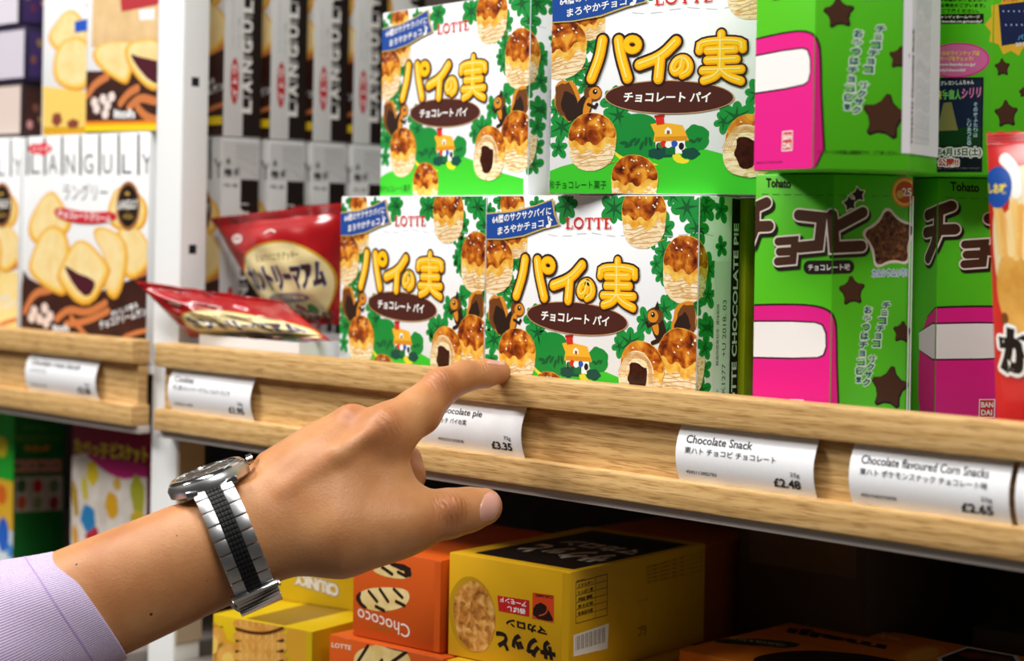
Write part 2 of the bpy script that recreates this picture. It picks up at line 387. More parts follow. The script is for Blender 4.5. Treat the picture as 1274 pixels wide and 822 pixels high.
def pastry(a, c, R, rot=0, layer=4, cut=False, sx=1.0, seed=0):
    x, y = a.T(*c); co, si = math.cos(rot), math.sin(rot)
    g = lambda p: [(x+R*(sx*u*co-v*si), y+R*(sx*u*si+v*co)) for u, v in p]
    a.raw(layer, BUNSIDE, [soft(g(BODY), 1)])
    rd = random.Random(seed+int(abs(x)*7+abs(y)))
    for k in range(5):
        v = -.3-.13*k; pts = [(-.8+.16*k*.6+.32*i, v-.05*math.sin(i*1.3+k)-.02*rd.random()-.10*math.cos(i*.6)) for i in range(5)]
        a.raw(layer+1, BUNLINE, strokes(softline(g(pts), 1), R*.025, False))
    a.raw(layer+2, BUNMID, [soft(g(GOLD), 1)])
    a.raw(layer+3, BUNTOP, [soft(g(TOP), 1)])
    for k in range(8):
        u, v = rd.uniform(-.6, .6), rd.uniform(.15, .8); a.raw(layer+4, GLINT, [g([(u, v), (u+.09, v-.04+.05*rd.random()), (u+.03, v+.06)])])
    if cut:
        a.raw(layer+5, BUNSIDE, [soft(g([(-1.0, -.2), (-.75, .5), (-.1, .72), (.5, .3), (.62, -.4), (.3, -1), (-.5, -1.05), (-.9, -.75)]), 2)])
        for k in range(5):
            q = .95-.07*k; a.raw(layer+6, BUNLINE, strokes(softline(g([(-.95*q-.1, -.2), (-.7*q-.1, .48*q), (-.15, .68*q), (.45*q, .3), (.55*q, -.35)]), 2), R*.022, False))
        a.raw(layer+7, FILL, [soft(g([(-.55, .2), (-.2, .26), (.1, .12), (.25, .16), (.27, -.5), (.05, -.78), (-.3, -.8), (-.45, -.5), (-.6, -.35), (-.5, -.1)]), 1)])
def squirrel(a, mir, tail, body, head, R):
    X = lambda p: a.T(*p); (tx, ty), (bx, by), (hx, hy) = X(tail), X(body), X(head); m = mir
    a.raw(7, SQO, [ell(tx, ty, R*.72, R*1.05, .3*m, 20, .06)]); a.raw(8, SQT, [ell(tx-.08*R*m, ty-.05*R, R*.6, R*.95, .3*m, 20, .08)])
    a.raw(9, SQD, [ell(tx+.12*R*m, ty-.3*R, R*.45, R*.75, .3*m, 18, .08)])
    a.raw(8, SQD, [ell(bx, by, R*.42, R*.72, -.35*m, 18)]); a.raw(9, SQO, [ell(bx+.2*R*m, by+.1*R, R*.2, R*.5, -.3*m, 14)])
    a.raw(9, SQT, [ell(hx, hy, R*.5, R*.42, -.2*m, 18)]); a.raw(10, SQO, [ell(hx+.12*R*m, hy-.02*R, R*.34, R*.3, 0, 16)])
    a.raw(9, SQD, [[(hx-.3*R*m, hy+.25*R), (hx-.15*R*m, hy+.72*R), (hx+.05*R*m, hy+.32*R)]])
    a.raw(11, BLACK, [ell(hx+.12*R*m, hy+.05*R, R*.13, n=12)]); a.raw(12, GLINT, [ell(hx+.15*R*m, hy+.09*R, R*.045, n=8)])
    a.raw(10, SQD, strokes([(bx+.25*R*m, by+.2*R), (bx+.62*R*m, by+.05*R), (bx+.72*R*m, by+.2*R)], R*.16)); a.raw(10, SQD, strokes([(bx-.05*R*m, by-.6*R), (bx+.35*R*m, by-.75*R)], R*.2))

PW, PD, PH = 154.5, 34.0, 118.0
fLR = BoxFrame((-749.2, 20, SHELF_Z), 0, PW); fUR = BoxFrame((-690.5, 9, SHELF_Z+PH+.6), 15, PW)
T8 = lambda x, y: fLR.f(600+.32833*x, 230+.32833*y)
T6 = lambda x, y: fUR.f(670+.30402*x, .30402*y)
T8R = lambda x, y: fLR.r(600+.32833*x, 230+.32833*y)
base = Art(T6)
base.poly(0, GRASS, [(15, 830), (15, 712), (90, 682), (200, 652), (330, 622), (430, 606), (600, 604), (690, 612), (800, 642), (960, 690), (1120, 720), (1120, 830)], 0)
pth = P('#f2dc2e')
base.poly(1, pth, [(545, 628), (575, 626), (590, 650), (622, 655), (600, 672), (556, 662)], 1); base.poly(1, pth, [(300, 620), (335, 625), (370, 655), (508, 672), (440, 682), (350, 668)], 1)
# trees, bushes and the little house
TREE, TREED = P('#128a34'), P('#0a5a2a')
base.raw(2, TREE, [soft([(base.T(405, 560)[0]+u*15.5*(1+.08*math.sin(7*math.atan2(v, u))), base.T(405, 560)[1]+v*12.5) for u, v in ell(0, 0, 1, n=24)], 1)])
base.disc(2, TREE, (645, 565), 7.6, 7.0, wob=.05); base.line(2, TREED, [(402, 600), (405, 650)], 2.4, 0); base.line(2, TREED, [(645, 590), (645, 612)], 1.6, 0)
for k in range(7): base.disc(3, TREED, (350+18*k, 585+12*math.sin(k*2)), 2.6, 1.0, .3*k)
for k in range(4): base.disc(3, TREED, (625+12*k, 575+6*math.sin(k*2)), 1.6, .7, .3*k)
for c in ((485, 628), (622, 628), (520, 622)): base.disc(4, P('#0d4a3c'), c, 5.2, 3.0, wob=.08)
base.poly(3, WHITE, [(478, 572), (600, 572), (598, 628), (482, 628)]); base.poly(4, P('#f0b32a'), [(458, 508), (500, 500), (590, 512), (616, 575), (470, 580), (476, 545)], 0)
base.poly(5, P('#d98f17'), [(478, 560), (608, 556), (610, 574), (478, 579)]); base.poly(5, RED, [(478, 476), (512, 472), (516, 508), (484, 512)]); base.poly(6, P('#a81a14'), [(474, 472), (516, 467), (517, 478), (475, 482)])
base.poly(6, WHITE, [(516, 548), (518, 530), (530, 520), (544, 530), (546, 548)]); base.poly(7, P('#8a5a14'), [(525, 548), (526, 534), (538, 534), (538, 548)])
for c, m_ in (((512, 588), RED), ((532, 592), WHITE), ((556, 588), P('#2255b8')), ((500, 595), P('#1f7a3a'))): base.disc(6, m_, c, 1.9, 1.7)
base.poly(5, P('#0f6a33'), [(520, 600), (560, 600), (560, 632), (520, 632)]); base.disc(5, BLACK, (585, 598), 1.5, 1.9); base.disc(5, BLACK, (492, 598), 1.5, 1.9)
base.T = T8
for c, R, a0 in (((320, 78), 9.5, .2), ((500, 88), 9.5, .5), ((775, 85), 9.5, .1), ((205, 78), 6, .3), ((690, 165), 8, .4), ((815, 165), 8.5, 0), ((690, 255), 7.5, .9), ((640, 215), 5, .2), ((125, 295), 6, .5), ((110, 375), 6, .2),
                 ((85, 400), 6, 1), ((45, 585), 9, .4), ((195, 500), 7.5, .3), ((210, 560), 8.5, .8), ((560, 600), 10, .5), ((735, 425), 7.5, .2), ((855, 545), 8, .6), ((850, 620), 7, .2), ((620, 515), 7.5, .9), ((700, 560), 8, .1),
                 ((845, 700), 6.5, .4), ((70, 60), 6, .6), ((35, 660), 6, .3), ((680, 340), 6, .1), ((865, 320), 8, .5), ((865, 420), 7, .2), ((25, 95), 5, 0), ((560, 60), 6, .3), ((720, 40), 7, .6), ((850, 90), 8, .4), ((60, 140), 7, .2), ((150, 180), 5, .8), ((110, 440), 5, .3), ((180, 600), 7, .1), ((30, 520), 6, .7), ((690, 470), 7, .4), ((800, 450), 8, .2), ((570, 640), 7, .3), ((520, 610), 6, .9), ((835, 780), 7, .2), ((660, 300), 5, .5)):
    leaf_cluster(base, c, R*1.1, 6 if R > 7 else 5, 1, a0)
pastry(base, (612, 118), 16.2, .05, seed=1); pastry(base, (772, 318), 17.2, -.05, seed=2, sx=.95)
pastry(base, (45, 300), 16, .1, seed=3); pastry(base, (115, 80), 10, .2, layer=3, seed=4); pastry(base, (130, 215), 9, .2, layer=3, seed=4)
squirrel(base, 1, (62, 490), (108, 525), (135, 470), 11.0); squirrel(base, -1, (765, 520), (668, 540), (655, 496), 11.0)
pastry(base, (132, 645), 15.2, .05, layer=10, seed=5); pastry(base, (755, 672), 17.5, -.12, layer=10, seed=6); pastry(base, (605, 705), 15.8, -.1, layer=19, cut=True, seed=7)
base.T = T6
pastry(base, (392, 745), 14.5, 0, layer=10, seed=8)
base.text(12, P('#1a5a1c'), '㊗チョコレート菓子', (42, 738), (278, 738), (42, 772))
base.T = T8
# perforated tear line
for k in range(12):
    x = 250+55*k; base.line(2, P('#c9ced4'), [(x, 187+6*math.sin(k*1.7)), (x+34, 189+6*math.sin(k*1.7+.8))], .35, 0)
side = Art(T8R)
for c, R, a0 in (((905, 95), 7.5, .2), ((905, 235), 6, .5), ((850, 60), 6, 0), ((862, 540), 7, .3), ((845, 620), 6, .1), ((840, 700), 6, .6)): leaf_cluster(side, c, R, 5, 1, a0)
side.raw(3, P('#e6eaee'), [[(13, 2), (26.5, 2), (26.5, 84), (13, 84)]]); side.raw(3, BLACK, [[(27, 0.3), (33.9, .3), (33.9, 116.5), (27, 117)]])
side.T = lambda u, v: (u, v)
side.text(6, WHITE, 'LOTTE CHOCOLATE PIE', (28.6, 4), (28.6, 104), (32.8, 4), .03)
side.text(6, P('#3c4046'), '製造所固有記号  賞味期限', (15.2, 30), (15.2, 62), (17.6, 30)); side.text(6, P('#3c4046'), '4K1277  +U 2018. 03', (20.4, 12), (20.4, 64), (23.4, 12))
side.text(6, P('#8a9098'), 'LOTTE', (16, 6), (16, 18), (18, 6))

title = Art(T6)
GLY = [[(264, 165), (252, 235), (218, 322)], [(330, 165), (338, 225), (366, 320)], [(565, 170), (505, 232), (415, 266)], [(500, 240), (496, 285), (492, 322)],
       [(594, 242), (588, 284), (562, 302), (548, 280), (566, 246), (600, 236), (622, 262), (618, 294), (590, 308)],
       [(750, 138), (750, 160)], [(660, 208), (666, 172), (836, 166), (838, 200)], [(694, 208), (806, 202)], [(692, 248), (812, 242)], [(674, 290), (832, 284)], [(750, 172), (749, 286)], [(744, 292), (722, 316), (678, 330)], [(754, 292), (782, 316), (830, 332)]]
ring = [(386+26*math.cos(t), 183+24*math.sin(t)) for t in [i*2*PI/16 for i in range(17)]]
for i, g in enumerate(GLY):
    w = .74 if i == 4 else (.8 if i >= 5 else 1)
    title.line(6, OUTL, g, 8.4*w); title.line(7, YELO, g, 5.9*w); title.line(8, YEL, [(x-1.5, y-2) for x, y in g], 4.7*w); title.line(9, YELH, [(x-5, y-5) for x, y in g], 1.0*w)
title.line(6, OUTL, ring, 6.6, 0); title.line(7, YELO, ring, 4.1, 0); title.line(8, YEL, [(x-1, y-1) for x, y in ring], 3.2, 0)
oval = Art(T6)
cx, cy = T6(532, 397); tilt = math.atan2(T6(760, 397)[1]-T6(300, 393)[1], T6(760, 397)[0]-T6(300, 397)[0])
oval.raw(3, P('#c99e74'), [ell(cx, cy, 37.4, 9.0, tilt, 44)]); oval.raw(4, BROWN, [ell(cx, cy, 36.7, 8.4, tilt, 44)])
oval.text(5, WHITE, 'チョコレート パイ', (352, 376), (708, 376), (348, 418), .03)
ribbon = Art(T8)
ribbon.poly(9, P('#c9b06a'), [(20, 106), (120, 98), (205, 76), (272, 50), (280, 110), (298, 152), (235, 168), (160, 196), (80, 208), (20, 208)], 0)
ribbon.poly(10, NAVY, [(20, 111), (122, 103), (205, 81), (266, 58), (274, 110), (290, 149), (230, 163), (158, 190), (80, 203), (20, 203)], 0)
ribbon.text(11, WHITE, '64層のサクサクパイに', (42, 118), (265, 82), (42, 148), .02); ribbon.text(11, WHITE, 'まろやかチョコ', (62, 160), (236, 128), (62, 190), .02); ribbon.text(11, WHITE, '♪', (238, 118), (268, 114), (246, 164), .03)
brand = Art(T8)
BR = RED
def serif(a, polys, w):
    for p in polys: a.line(5, BR, p, w, 0, cap=False)
for k, x in enumerate((318, 350, 392, 427, 463)):
    w = 26
    if k == 0: serif(brand, [[(x+7, 124), (x+7, 164)]], 1.3); serif(brand, [[(x, 125), (x+15, 125)], [(x, 164), (x+26, 164)], [(x+25, 165), (x+26, 153)]], .6)
    if k == 1: brand.line(5, BR, [(x+17+16*math.cos(t), 144+19*math.sin(t)) for t in [i*PI/8 for i in range(17)]], 1.0, 0)
    if k in (2, 3): serif(brand, [[(x+15, 124), (x+15, 164)]], 1.3); serif(brand, [[(x, 126), (x+30, 125)], [(x+1, 126), (x, 137)], [(x+29, 126), (x+30, 137)], [(x+8, 164), (x+22, 164)]], .6)
    if k == 4: serif(brand, [[(x+7, 124), (x+7, 164)]], 1.3); serif(brand, [[(x, 125), (x+24, 125)], [(x, 164), (x+26, 164)], [(x+7, 144), (x+18, 144)], [(x+23, 126), (x+24, 135)], [(x+25, 163), (x+26, 153)]], .6)

def make_pie(label, loc, rz):
    t = thing('chocolate_pie_box', label, 'snack box', loc, rz, 'chocolate pie boxes'); R = (.4, PW-.4, .4, PH-.4)
    mb = MB(); mb.box(0, PW, 0, PD, 0, PH, CARD, .7, 2)
    base.emit(mb, front, R, base=.06, dl=.018)
    # the pictures that run round the corner, and the side panel
    wrap = Art(); wrap.items = [(l, m, [[(u-PW, v) for u, v in p] for p in ps]) for l, m, ps in base.items if l < 12]
    wrap.emit(mb, side_of(PW), (.3, 14, .4, PH-.4), base=.05, dl=.016); side.emit(mb, side_of(PW), (.3, PD-.2, .4, PH-.4), base=.06, dl=.02)
    mb.box(40, 110, PD-6, PD-4, PH-.05, PH+.35, CARD)
    mb.build('carton', t, smooth=True, auto=30)
    for nm, art, lb in (('title_lettering', title, 'yellow bubble lettering outlined in dark brown'), ('flavour_oval', oval, 'dark brown oval with white lettering'),
                        ('ribbon_banner', ribbon, 'blue ribbon banner with white lettering'), ('brand_lettering', brand, 'red serif lettering')):
        m = MB(); art.emit(m, front, R, base=.15, dl=.06); m.build(nm, t, label=lb)
    return t
pie = make_pie('chocolate pie box standing beneath the tip of the pointing finger, lower row', fLR.P, 0)
dup(pie, 'chocolate pie box in the lower row beside the red bags, left of the fingertip', (-749.8-PW*math.cos(math.radians(8)), 20+21.6, SHELF_Z), -8)
dup(pie, 'chocolate pie box in the upper row, the left one, its top corner dipping back', (-741.5-PW*math.cos(math.radians(8)), 45+21.6, SHELF_Z+PH+.6), -8)
dup(pie, 'largest chocolate pie box, upper row, touching the green cartons', fUR.P, 15)
dup(pie, 'chocolate pie box hidden behind the others, a thin strip showing beside the lower green carton', (-737.5, 71, SHELF_Z), 0)
m = MB(); m.box(0, 152, 0, 9.5, 0, 117, P('#b7bd1c'), .5); t = m.build('flat_carton', smooth=True, auto=30); place(t, (-745.5, 58, SHELF_Z)); tag(t, 'thin yellow-green carton edge between two chocolate pie boxes', 'snack box')
# ---------------------------------------------------------------- six-sided green cartons
HS = 44.0
LIME, LIMED, PINK = P('#57c61e', .34), P('#3f9a17'), P('#e81f8b', .36)
CHOC, CHOCD, CREAM = P('#4a2a18'), P('#20120c'), P('#efe2d6')
CHOCTEX = noisy('choc_star', [(.35, '#2e170b'), (.55, '#6b4022'), (.7, '#93663c')], 420, rough=.4)
TEAL = P('#16616a')
def hexmap(u, v, h):
    k = math.floor(u/HS); a, b = math.radians(-60+60*k), math.radians(60*k); f = u/HS-k; r = HS
    n = (a+b)/2
    return (r*((1-f)*math.cos(a)+f*math.cos(b))+h*math.cos(n), r*((1-f)*math.sin(a)+f*math.sin(b))+h*math.sin(n), v)
class HexFrame:
    def __init__(s, c, rz): s.c = np.array(c, float); s.rz = math.radians(rz)
    def on(s, k, px, py):
        a = s.rz+math.radians(-60+60*k); b = a+PI/3; A = s.c+HS*np.array([math.cos(a), math.sin(a), 0]); B = s.c+HS*np.array([math.cos(b), math.sin(b), 0])
        e = (B-A)/HS; n = np.array([math.cos((a+b)/2), math.sin((a+b)/2), 0]); q = atPlane(px, py, A, n)-A
        return (k*HS+float(np.dot(q, e)), float(q[2]))
    def f(s, px, py):
        u = s.on(0, px, py)
        return u if u[0] <= HS else s.on(1, px, py)
HA, HH = -55.5, 128.2
hLF = HexFrame((-538.5, 57.5, SHELF_Z), HA); hLB = HexFrame((-500.2, 131.5, SHELF_Z), HA+30)
hUF = HexFrame((-507.5, 22, SHELF_Z+HH+.5), HA-20); hUB = HexFrame((-486, 113, SHELF_Z+HH+.5), HA)
TF = lambda x, y: hLF.f(930+.4014*x, 200+.4014*y)
TB = lambda x, y: hLB.on(0, 930+.4014*x, 200+.4014*y)
def star(a, layer, mat, c, r, rot=0, k=.5, sm=1):
    x, y = a.T(*c); pts = []
    for i in range(10):
        q = r if i % 2 == 0 else r*k; t = rot+PI/2+i*PI/5; pts.append((x+q*math.cos(t), y+q*math.sin(t)))
    a.raw(layer, mat, [soft(pts, sm)])
green = Art(TF)
# plain colour fields of the front picture
green.poly(1, CHOCD, [(-60, 446), (150, 440), (240, 450), (276, 480), (280, 560), (280, 640), (292, 900), (-60, 900)], 2); green.poly(2, PINK, [(-62, 452), (150, 446), (236, 456), (270, 484), (274, 560), (274, 640), (286, 902), (-62, 902)], 2)
green.poly(3, CHOCD, [(-60, 494), (200, 494), (246, 510), (248, 600), (210, 616), (-60, 610)], 1); green.poly(4, P('#f6f2f0'), [(-60, 499), (200, 499), (241, 514), (243, 597), (208, 611), (-60, 605)], 1)
lime_title = Art(TF)
K = []
lime_title.T = TB
K += [lime_title.t(g) for g in ([(535, 168), (585, 157), (632, 140)], [(528, 222), (590, 214), (642, 212)], [(590, 165), (588, 220), (570, 262), (540, 302)])]
lime_title.T = TF
K += [lime_title.t(g) for g in ([(96, 250), (148, 246), (142, 308), (94, 312)], [(100, 282), (142, 280)], [(160, 168), (232, 176), (222, 262), (162, 268)], [(262, 168), (270, 268), (352, 264)], [(272, 205), (356, 160)])]
for i, g in enumerate(K):
    w = 4.0 if i in (3, 4) else 5.4; sh = [(x+.9, y-1.3) for x, y in g]
    lime_title.raw(3, CHOCD, strokes(sh, w+2.3)); lime_title.raw(4, CREAM, strokes(g, w+1.7)); lime_title.raw(5, CHOC, strokes(g, w))
for c in ((316, 132), (342, 105)): star(lime_title, 3, CREAM, c, 5.2, .2); star(lime_title, 4, CHOCD, c, 4.0, .2)
green.text(3, CHOCD, 'Tohato', (58, 53), (134, 56), (58, 82), .03)
for k in range(14): green.line(2, LIMED, [(45+34*k, 103+.6*k), (45+34*k+20, 103.5+.6*k)], .4, 0)
for c, r, rot in (((324, 404), 8.6, .1), ((480, 532), 6.4, -.1), ((440, 705), 12.6, -.15)): star(green, 3, CHOCD, c, r, rot, .52); star(green, 4, CHOC, (c[0]-2, c[1]-3), r*.92, rot, .52)
star(green, 3, CREAM, (441, 243), 17.6, .12, .62, 2); star(green, 4, CHOCTEX, (441, 243), 15.8, .12, .6, 2)
pill = green.t([(192, 330), (312, 328)]); green.raw(3, CHOCD, strokes(pill, 6.6)); green.text(4, WHITE, 'チョコレート味', (188, 320), (318, 318), (188, 341), .02)
green.halo(3, P('#e8f2f8'), 'カルシウムいり!', (386, 336), (494, 334), (386, 360), .5); green.text(4, P('#2b62b8'), 'カルシウムいり!', (386, 336), (494, 334), (386, 360), .02)
for s_, (xa, ya), (xb, yb) in (('チョコチョコ サクサク', (430, 448), (368, 686)), ('おやつはチョコビ!', (374, 462), (344, 678))):
    n_ = len(s_)
    for i, ch in enumerate(s_):
        if ch == ' ': continue
        x, y = xa+(xb-xa)*i/(n_-1), ya+(yb-ya)*i/(n_-1); w, h = (12.5, 11.3) if ch not in 'ョっ!' else (9, 9); q = ((x-w, y-h), (x+w, y-h), (x-w, y+h))
        green.halo(3, P('#d9f2cf'), ch, *q, .6); green.text(4, TEAL, ch, *q, .05)
green.disc(3, P('#e9891d'), (487, 97), 7.4); green.disc(4, P('#f6c45a'), (487, 97), 6.7); green.disc(5, P('#d4571a'), (487, 97), 5.4); green.text(6, WHITE, '25', (478, 84), (508, 84), (478, 110), .03); green.disc(6, P('#f2b75c'), (472, 104), 2)
green.T = TB
green.poly(5, WHITE, [(718, 738), (768, 738), (766, 796), (716, 796)]); green.poly(6, P('#cf2a1f'), [(721, 741), (765, 741), (763, 793), (719, 793)])
green.text(7, WHITE, 'BAN', (724, 747), (762, 747), (724, 764), .03); green.text(7, WHITE, 'DAI', (724, 771), (758, 771), (724, 788), .03)
green.T = lambda u, v: (u, v)
green.text(3, CHOCD, 'パッケージの写真は調理例です。ご了承ください。', (46, 9), (84, 9), (46, 7), .01); green.text(3, CHOCD, '©BANDAI 2017 MADE IN JAPAN', (2, 4.5), (22, 4.5), (2, 3), .0)
back = Art(lambda x, y: hUB.on(0 if x < 1229 else 1, x, y))
back.poly(1, P('#0c1222'), [(1140, 97), (1224, 96), (1222, 214), (1140, 214)]); back.poly(2, P('#1a2344'), [(1140, 100), (1222, 99), (1221, 160), (1140, 160)])
back.poly(3, P('#12401c'), [(1140, 160), (1221, 158), (1221, 181), (1140, 181)]); back.poly(3, P('#8f8a52'), [(1174, 128), (1184, 127), (1192, 162), (1166, 163)])
back.text(4, P('#e8d640'), '襲来', (1160, 112), (1172, 112), (1160, 124), .04); back.text(4, P('#7fd06a'), '宇宙人', (1173, 111), (1196, 111), (1173, 124), .04); back.text(4, P('#e889b8'), 'シリリ', (1197, 110), (1221, 108), (1196, 123), .04)
back.text(4, WHITE, '映画 クレヨンしんちゃん', (1160, 101), (1212, 99), (1160, 107), .03)
for s_, x, y0, y1 in (('その夜ふたりは', 1214, 130, 168), ('シリあった。', 1206, 150, 178)):
    for i, ch in enumerate(s_): y = y0+(y1-y0)*i/(len(s_)-1); back.text(4, P('#bfe2f2'), ch, (x-2.6, y-2.6), (x+2.6, y-2.7), (x-2.6, y+2.6), .02)
back.halo(4, WHITE, '7年4月15日(土)', (1158, 184), (1221, 183), (1158, 196), .7, .03); back.text(5, P('#1c5a2c'), '7年4月15日(土)', (1158, 184), (1221, 183), (1158, 196), .04)
back.halo(4, WHITE, '公開!!', (1167, 197), (1193, 197), (1167, 207), .6, .03); back.text(5, P('#c23021'), '公開!!', (1167, 197), (1193, 197), (1167, 207), .04)
back.text(5, P('#9a9a9a'), '©臼井儀人/双葉社・シンエイ・テレビ朝日・ADK 2017', (1150, 209), (1219, 208), (1150, 211))
x0, y0 = back.T(1190, 75)
back.raw(1, PINK, [ell(x0, y0, 17.5, 8.6, -.02, 36)]); back.raw(2, P('#e66fae'), [ell(x0, y0, 16.6, 7.9, -.02, 36)])
for s_, a, b, m_ in (('のシールのラインナップは', (1157, 63), (1219, 69), P('#f4e23a')), ('ホームページをチェック!', (1154, 70), (1211, 76), P('#f4e23a')), ('http://www.bandai.co.jp/', (1152, 78), (1214, 83), WHITE), ('candy/chocobi/', (1162, 85), (1202, 90), WHITE)):
    back.text(3, m_, s_, a, (b[0], a[1]), (a[0], b[1]), .03)
back.poly(1, CHOCD, [(1140, 18), (1224, 17), (1224, 29), (1140, 30)])
for s_, a, b in (('バンダイキャンディホームページ', (1146, 19), (1219, 23)), ('http://www.bandai.co.jp/candy/', (1142, 25), (1222, 29))): back.text(2, WHITE, s_, a, (b[0], a[1]), (a[0], b[1]), .03)
for s_, a, b in (('賞品を得る事がありますので', (1150, -3), (1228, 2)), ('一部変更する場合がございます。', (1140, 4), (1226, 9)), ('あらかじめご了承ください。', (1140, 11), (1218, 16))): back.text(2, CHOCD, s_, a, (b[0], a[1]), (a[0], b[1]), .02)
for c, r in (((1247, 84), 5.2), ((1252, 142), 8), ((1273, 115), 3)): star(back, 2, CHOCD, c, r, .1, .52); star(back, 3, CHOC, (c[0]-.4, c[1]-.8), r*.9, .1, .52)
star(back, 1, P('#f0c231'), (1259, 32), 15, .3, .75, 0); star(back, 1.5, P('#f0c231'), (1259, 32), 15, .9, .75, 0)
back.poly(3, P('#16234f'), [(1242, 6), (1276, 2), (1278, 52), (1246, 57)]); back.text(4, P('#e8471f'), 'すいび!!', (1247, -1), (1266, -2), (1247, 3), .03)
for k in range(9): back.disc(4, P('#9fb3e6'), (1248+3.3*k, 14+(k*17) % 34), .5)
back.text(4, P('#58b8ef'), 'パ', (1266, 44), (1273, 43), (1266, 50), .03); back.text(4, P('#e8f2fa'), '201', (1263, 53), (1274, 52), (1263, 58), .03)

def hexcarton(label, frame, rz, art, sticker=None, cat='snack box'):
    t = thing('six_sided_carton', label, cat, frame.c, rz, 'six-sided green snack cartons')
    b = bmesh.new(); lo = []; hi = []
    for k in range(6):
        a = math.radians(60*k); lo.append(b.verts.new((HS*math.cos(a), HS*math.sin(a), 0))); hi.append(b.verts.new((HS*math.cos(a), HS*math.sin(a), HH)))
    for k in range(6): b.faces.new([lo[k], lo[(k+1) % 6], hi[(k+1) % 6], hi[k]])
    b.faces.new(lo[::-1]); b.faces.new(hi)
    bmesh.ops.bevel(b, geom=b.edges[:], offset=.7, segments=2, affect='EDGES', profile=.5)
    mb = MB(); mb.bm(b, LIME)
    for k in range(-1, 5):
        art.emit(mb, hexmap, (k*HS+.25, k*HS+HS-.25, .5, HH-.5), base=.06, dl=.03)
    mb.build('carton', t, smooth=True, auto=25)
    if art is green:
        m = MB()
        for k in range(-1, 2): lime_title.emit(m, hexmap, (k*HS+.2, k*HS+HS-.2, .5, HH-.5), base=.22, dl=.05)
        m.build('title_lettering', t, label='dark brown title lettering edged in cream')
    m = MB()
    m.box(-26, 26, -31, 31, HH-.02, HH+.35, LIME, .15); m.build('top_flap', t)
    if sticker:
        u0, u1, v0, v1 = sticker; m = MB(); n = 12; st = P('#eceef2', .5)
        for s_, off in ((1, .62), (-1, .45)):
            vs = []
            for i in range(n+1):
                u = u0+(u1-u0)*i/n
                vs += [hexmap(u, v0, off), hexmap(u, v1, off)]
            m.add(vs, [[2*i, 2*i+2, 2*i+3, 2*i+1][::s_] for i in range(n)], st)
        sa = Art(); rd = random.Random(3); g = P('#8d929b')
        sa.text(1, P('#33363c'), 'TOHATO Chocolate Snack', (u0+4, v0+4), (u0+4, v0+58), (u0+6.6, v0+4), .03)
        for k in range(7):
            x = u0+10+3.2*k
            if x > u1-3: break
            sa.text(1, g, 'Ingredients: wheat flour, sugar, cocoa, starch, vegetable oil, salt', (x, v0+5), (x, v0+86+4*math.sin(k)), (x+1.8, v0+5))
        for k in range(6): sa.emit(m, hexmap, (k*HS+.1, k*HS+HS-.1, v0, v1), base=.75, dl=.04) if k in (1, 2) else None
        m.build('import_sticker', t, label='white import sticker with tiny print')
    return t
hexcarton('bright green six-sided carton, front of the lower row, above the Chocolate Snack price label', hLF, HA, green, (2*HS-1.9, 3*HS-3, 6, HH-10))
hexcarton('shaded green six-sided carton at the back of the lower row, beside the red crisp bag', hLB, HA+30, green)
hexcarton('green six-sided carton of the upper row with the white import sticker', hUF, HA-20, green, (2*HS-3.5, 3*HS-1, 8, HH-4))
hexcarton('green six-sided carton of the upper row showing its dark film poster panel', hUB, HA, back)

# ---------------------------------------------------------------- white biscuit cartons (left bay, and the file behind the post)
COOK, COOKE, COOKL = noisy('biscuit_face', [(.3, '#efcf86'), (.7, '#f8e3aa')], 90), P('#e9a52c'), P('#f6cf6a')
JAM, DKB, ORW, OFF = P('#4d1524'), noisy('dark_choc_field', [(.3, '#2b120c'), (.7, '#471f14')], 60), P('#cf7b45'), P('#eef0f1')
TL = lambda x, y: fLA.f(.3285*x, 160+.3285*y)
fLA = BoxFrame((-1249.2, 19, SHELF_Z), 0, 166)
bis = Art(TL)
def biscuit(a, L, pts, bite=None):
    p = soft(a.t(pts), 2); cx = sum(q[0] for q in p)/len(p); cy = sum(q[1] for q in p)/len(p)
    a.raw(L, COOKE, [p]); a.raw(L+1, COOKL, [[(cx+(x-cx)*.9-.3, cy+(y-cy)*.92+.9) for x, y in p]]); a.raw(L+2, COOK, [[(cx+(x-cx)*.78-.6, cy+(y-cy)*.82+1.6) for x, y in p]])
    if bite: a.poly(L+3, JAM, bite, 1)
bis.poly(1, DKB, [(80, 520), (120, 580), (240, 610), (330, 640), (420, 600), (500, 570), (600, 540), (600, 900), (80, 900)], 1)
for i, g in enumerate(([(95, 690), (130, 620), (190, 610)], [(215, 720), (260, 680), (330, 700), (400, 660)], [(250, 740), (330, 730), (410, 690)], [(270, 715), (330, 790), (380, 830)], [(510, 560), (560, 540), (590, 540)], [(470, 790), (520, 770), (580, 760)])): bis.line(2, ORW, g, 6-.5*i, 2)
for c in ((130, 690), (170, 680), (190, 710), (150, 720), (120, 715), (175, 735)): bis.disc(3, P('#e9d3c8'), c, 5, 4, wob=.06)
biscuit(bis, 4, [(190, 215), (245, 290), (285, 375), (180, 455), (110, 425), (105, 345)]); biscuit(bis, 4, [(405, 300), (450, 200), (570, 270), (545, 400), (415, 380)])
biscuit(bis, 8, [(425, 380), (520, 360), (585, 470), (578, 515), (475, 600)]); biscuit(bis, 8, [(175, 352), (270, 395), (258, 605), (238, 645), (112, 560), (108, 500)]); biscuit(bis, 12, [(340, 385), (400, 365), (500, 435), (455, 660), (395, 625), (410, 500)])
biscuit(bis, 16, [(300, 390), (420, 515), (420, 560), (330, 700), (215, 580), (222, 535)], [(240, 515), (270, 530), (305, 552), (335, 560), (370, 585), (335, 645), (285, 600)])
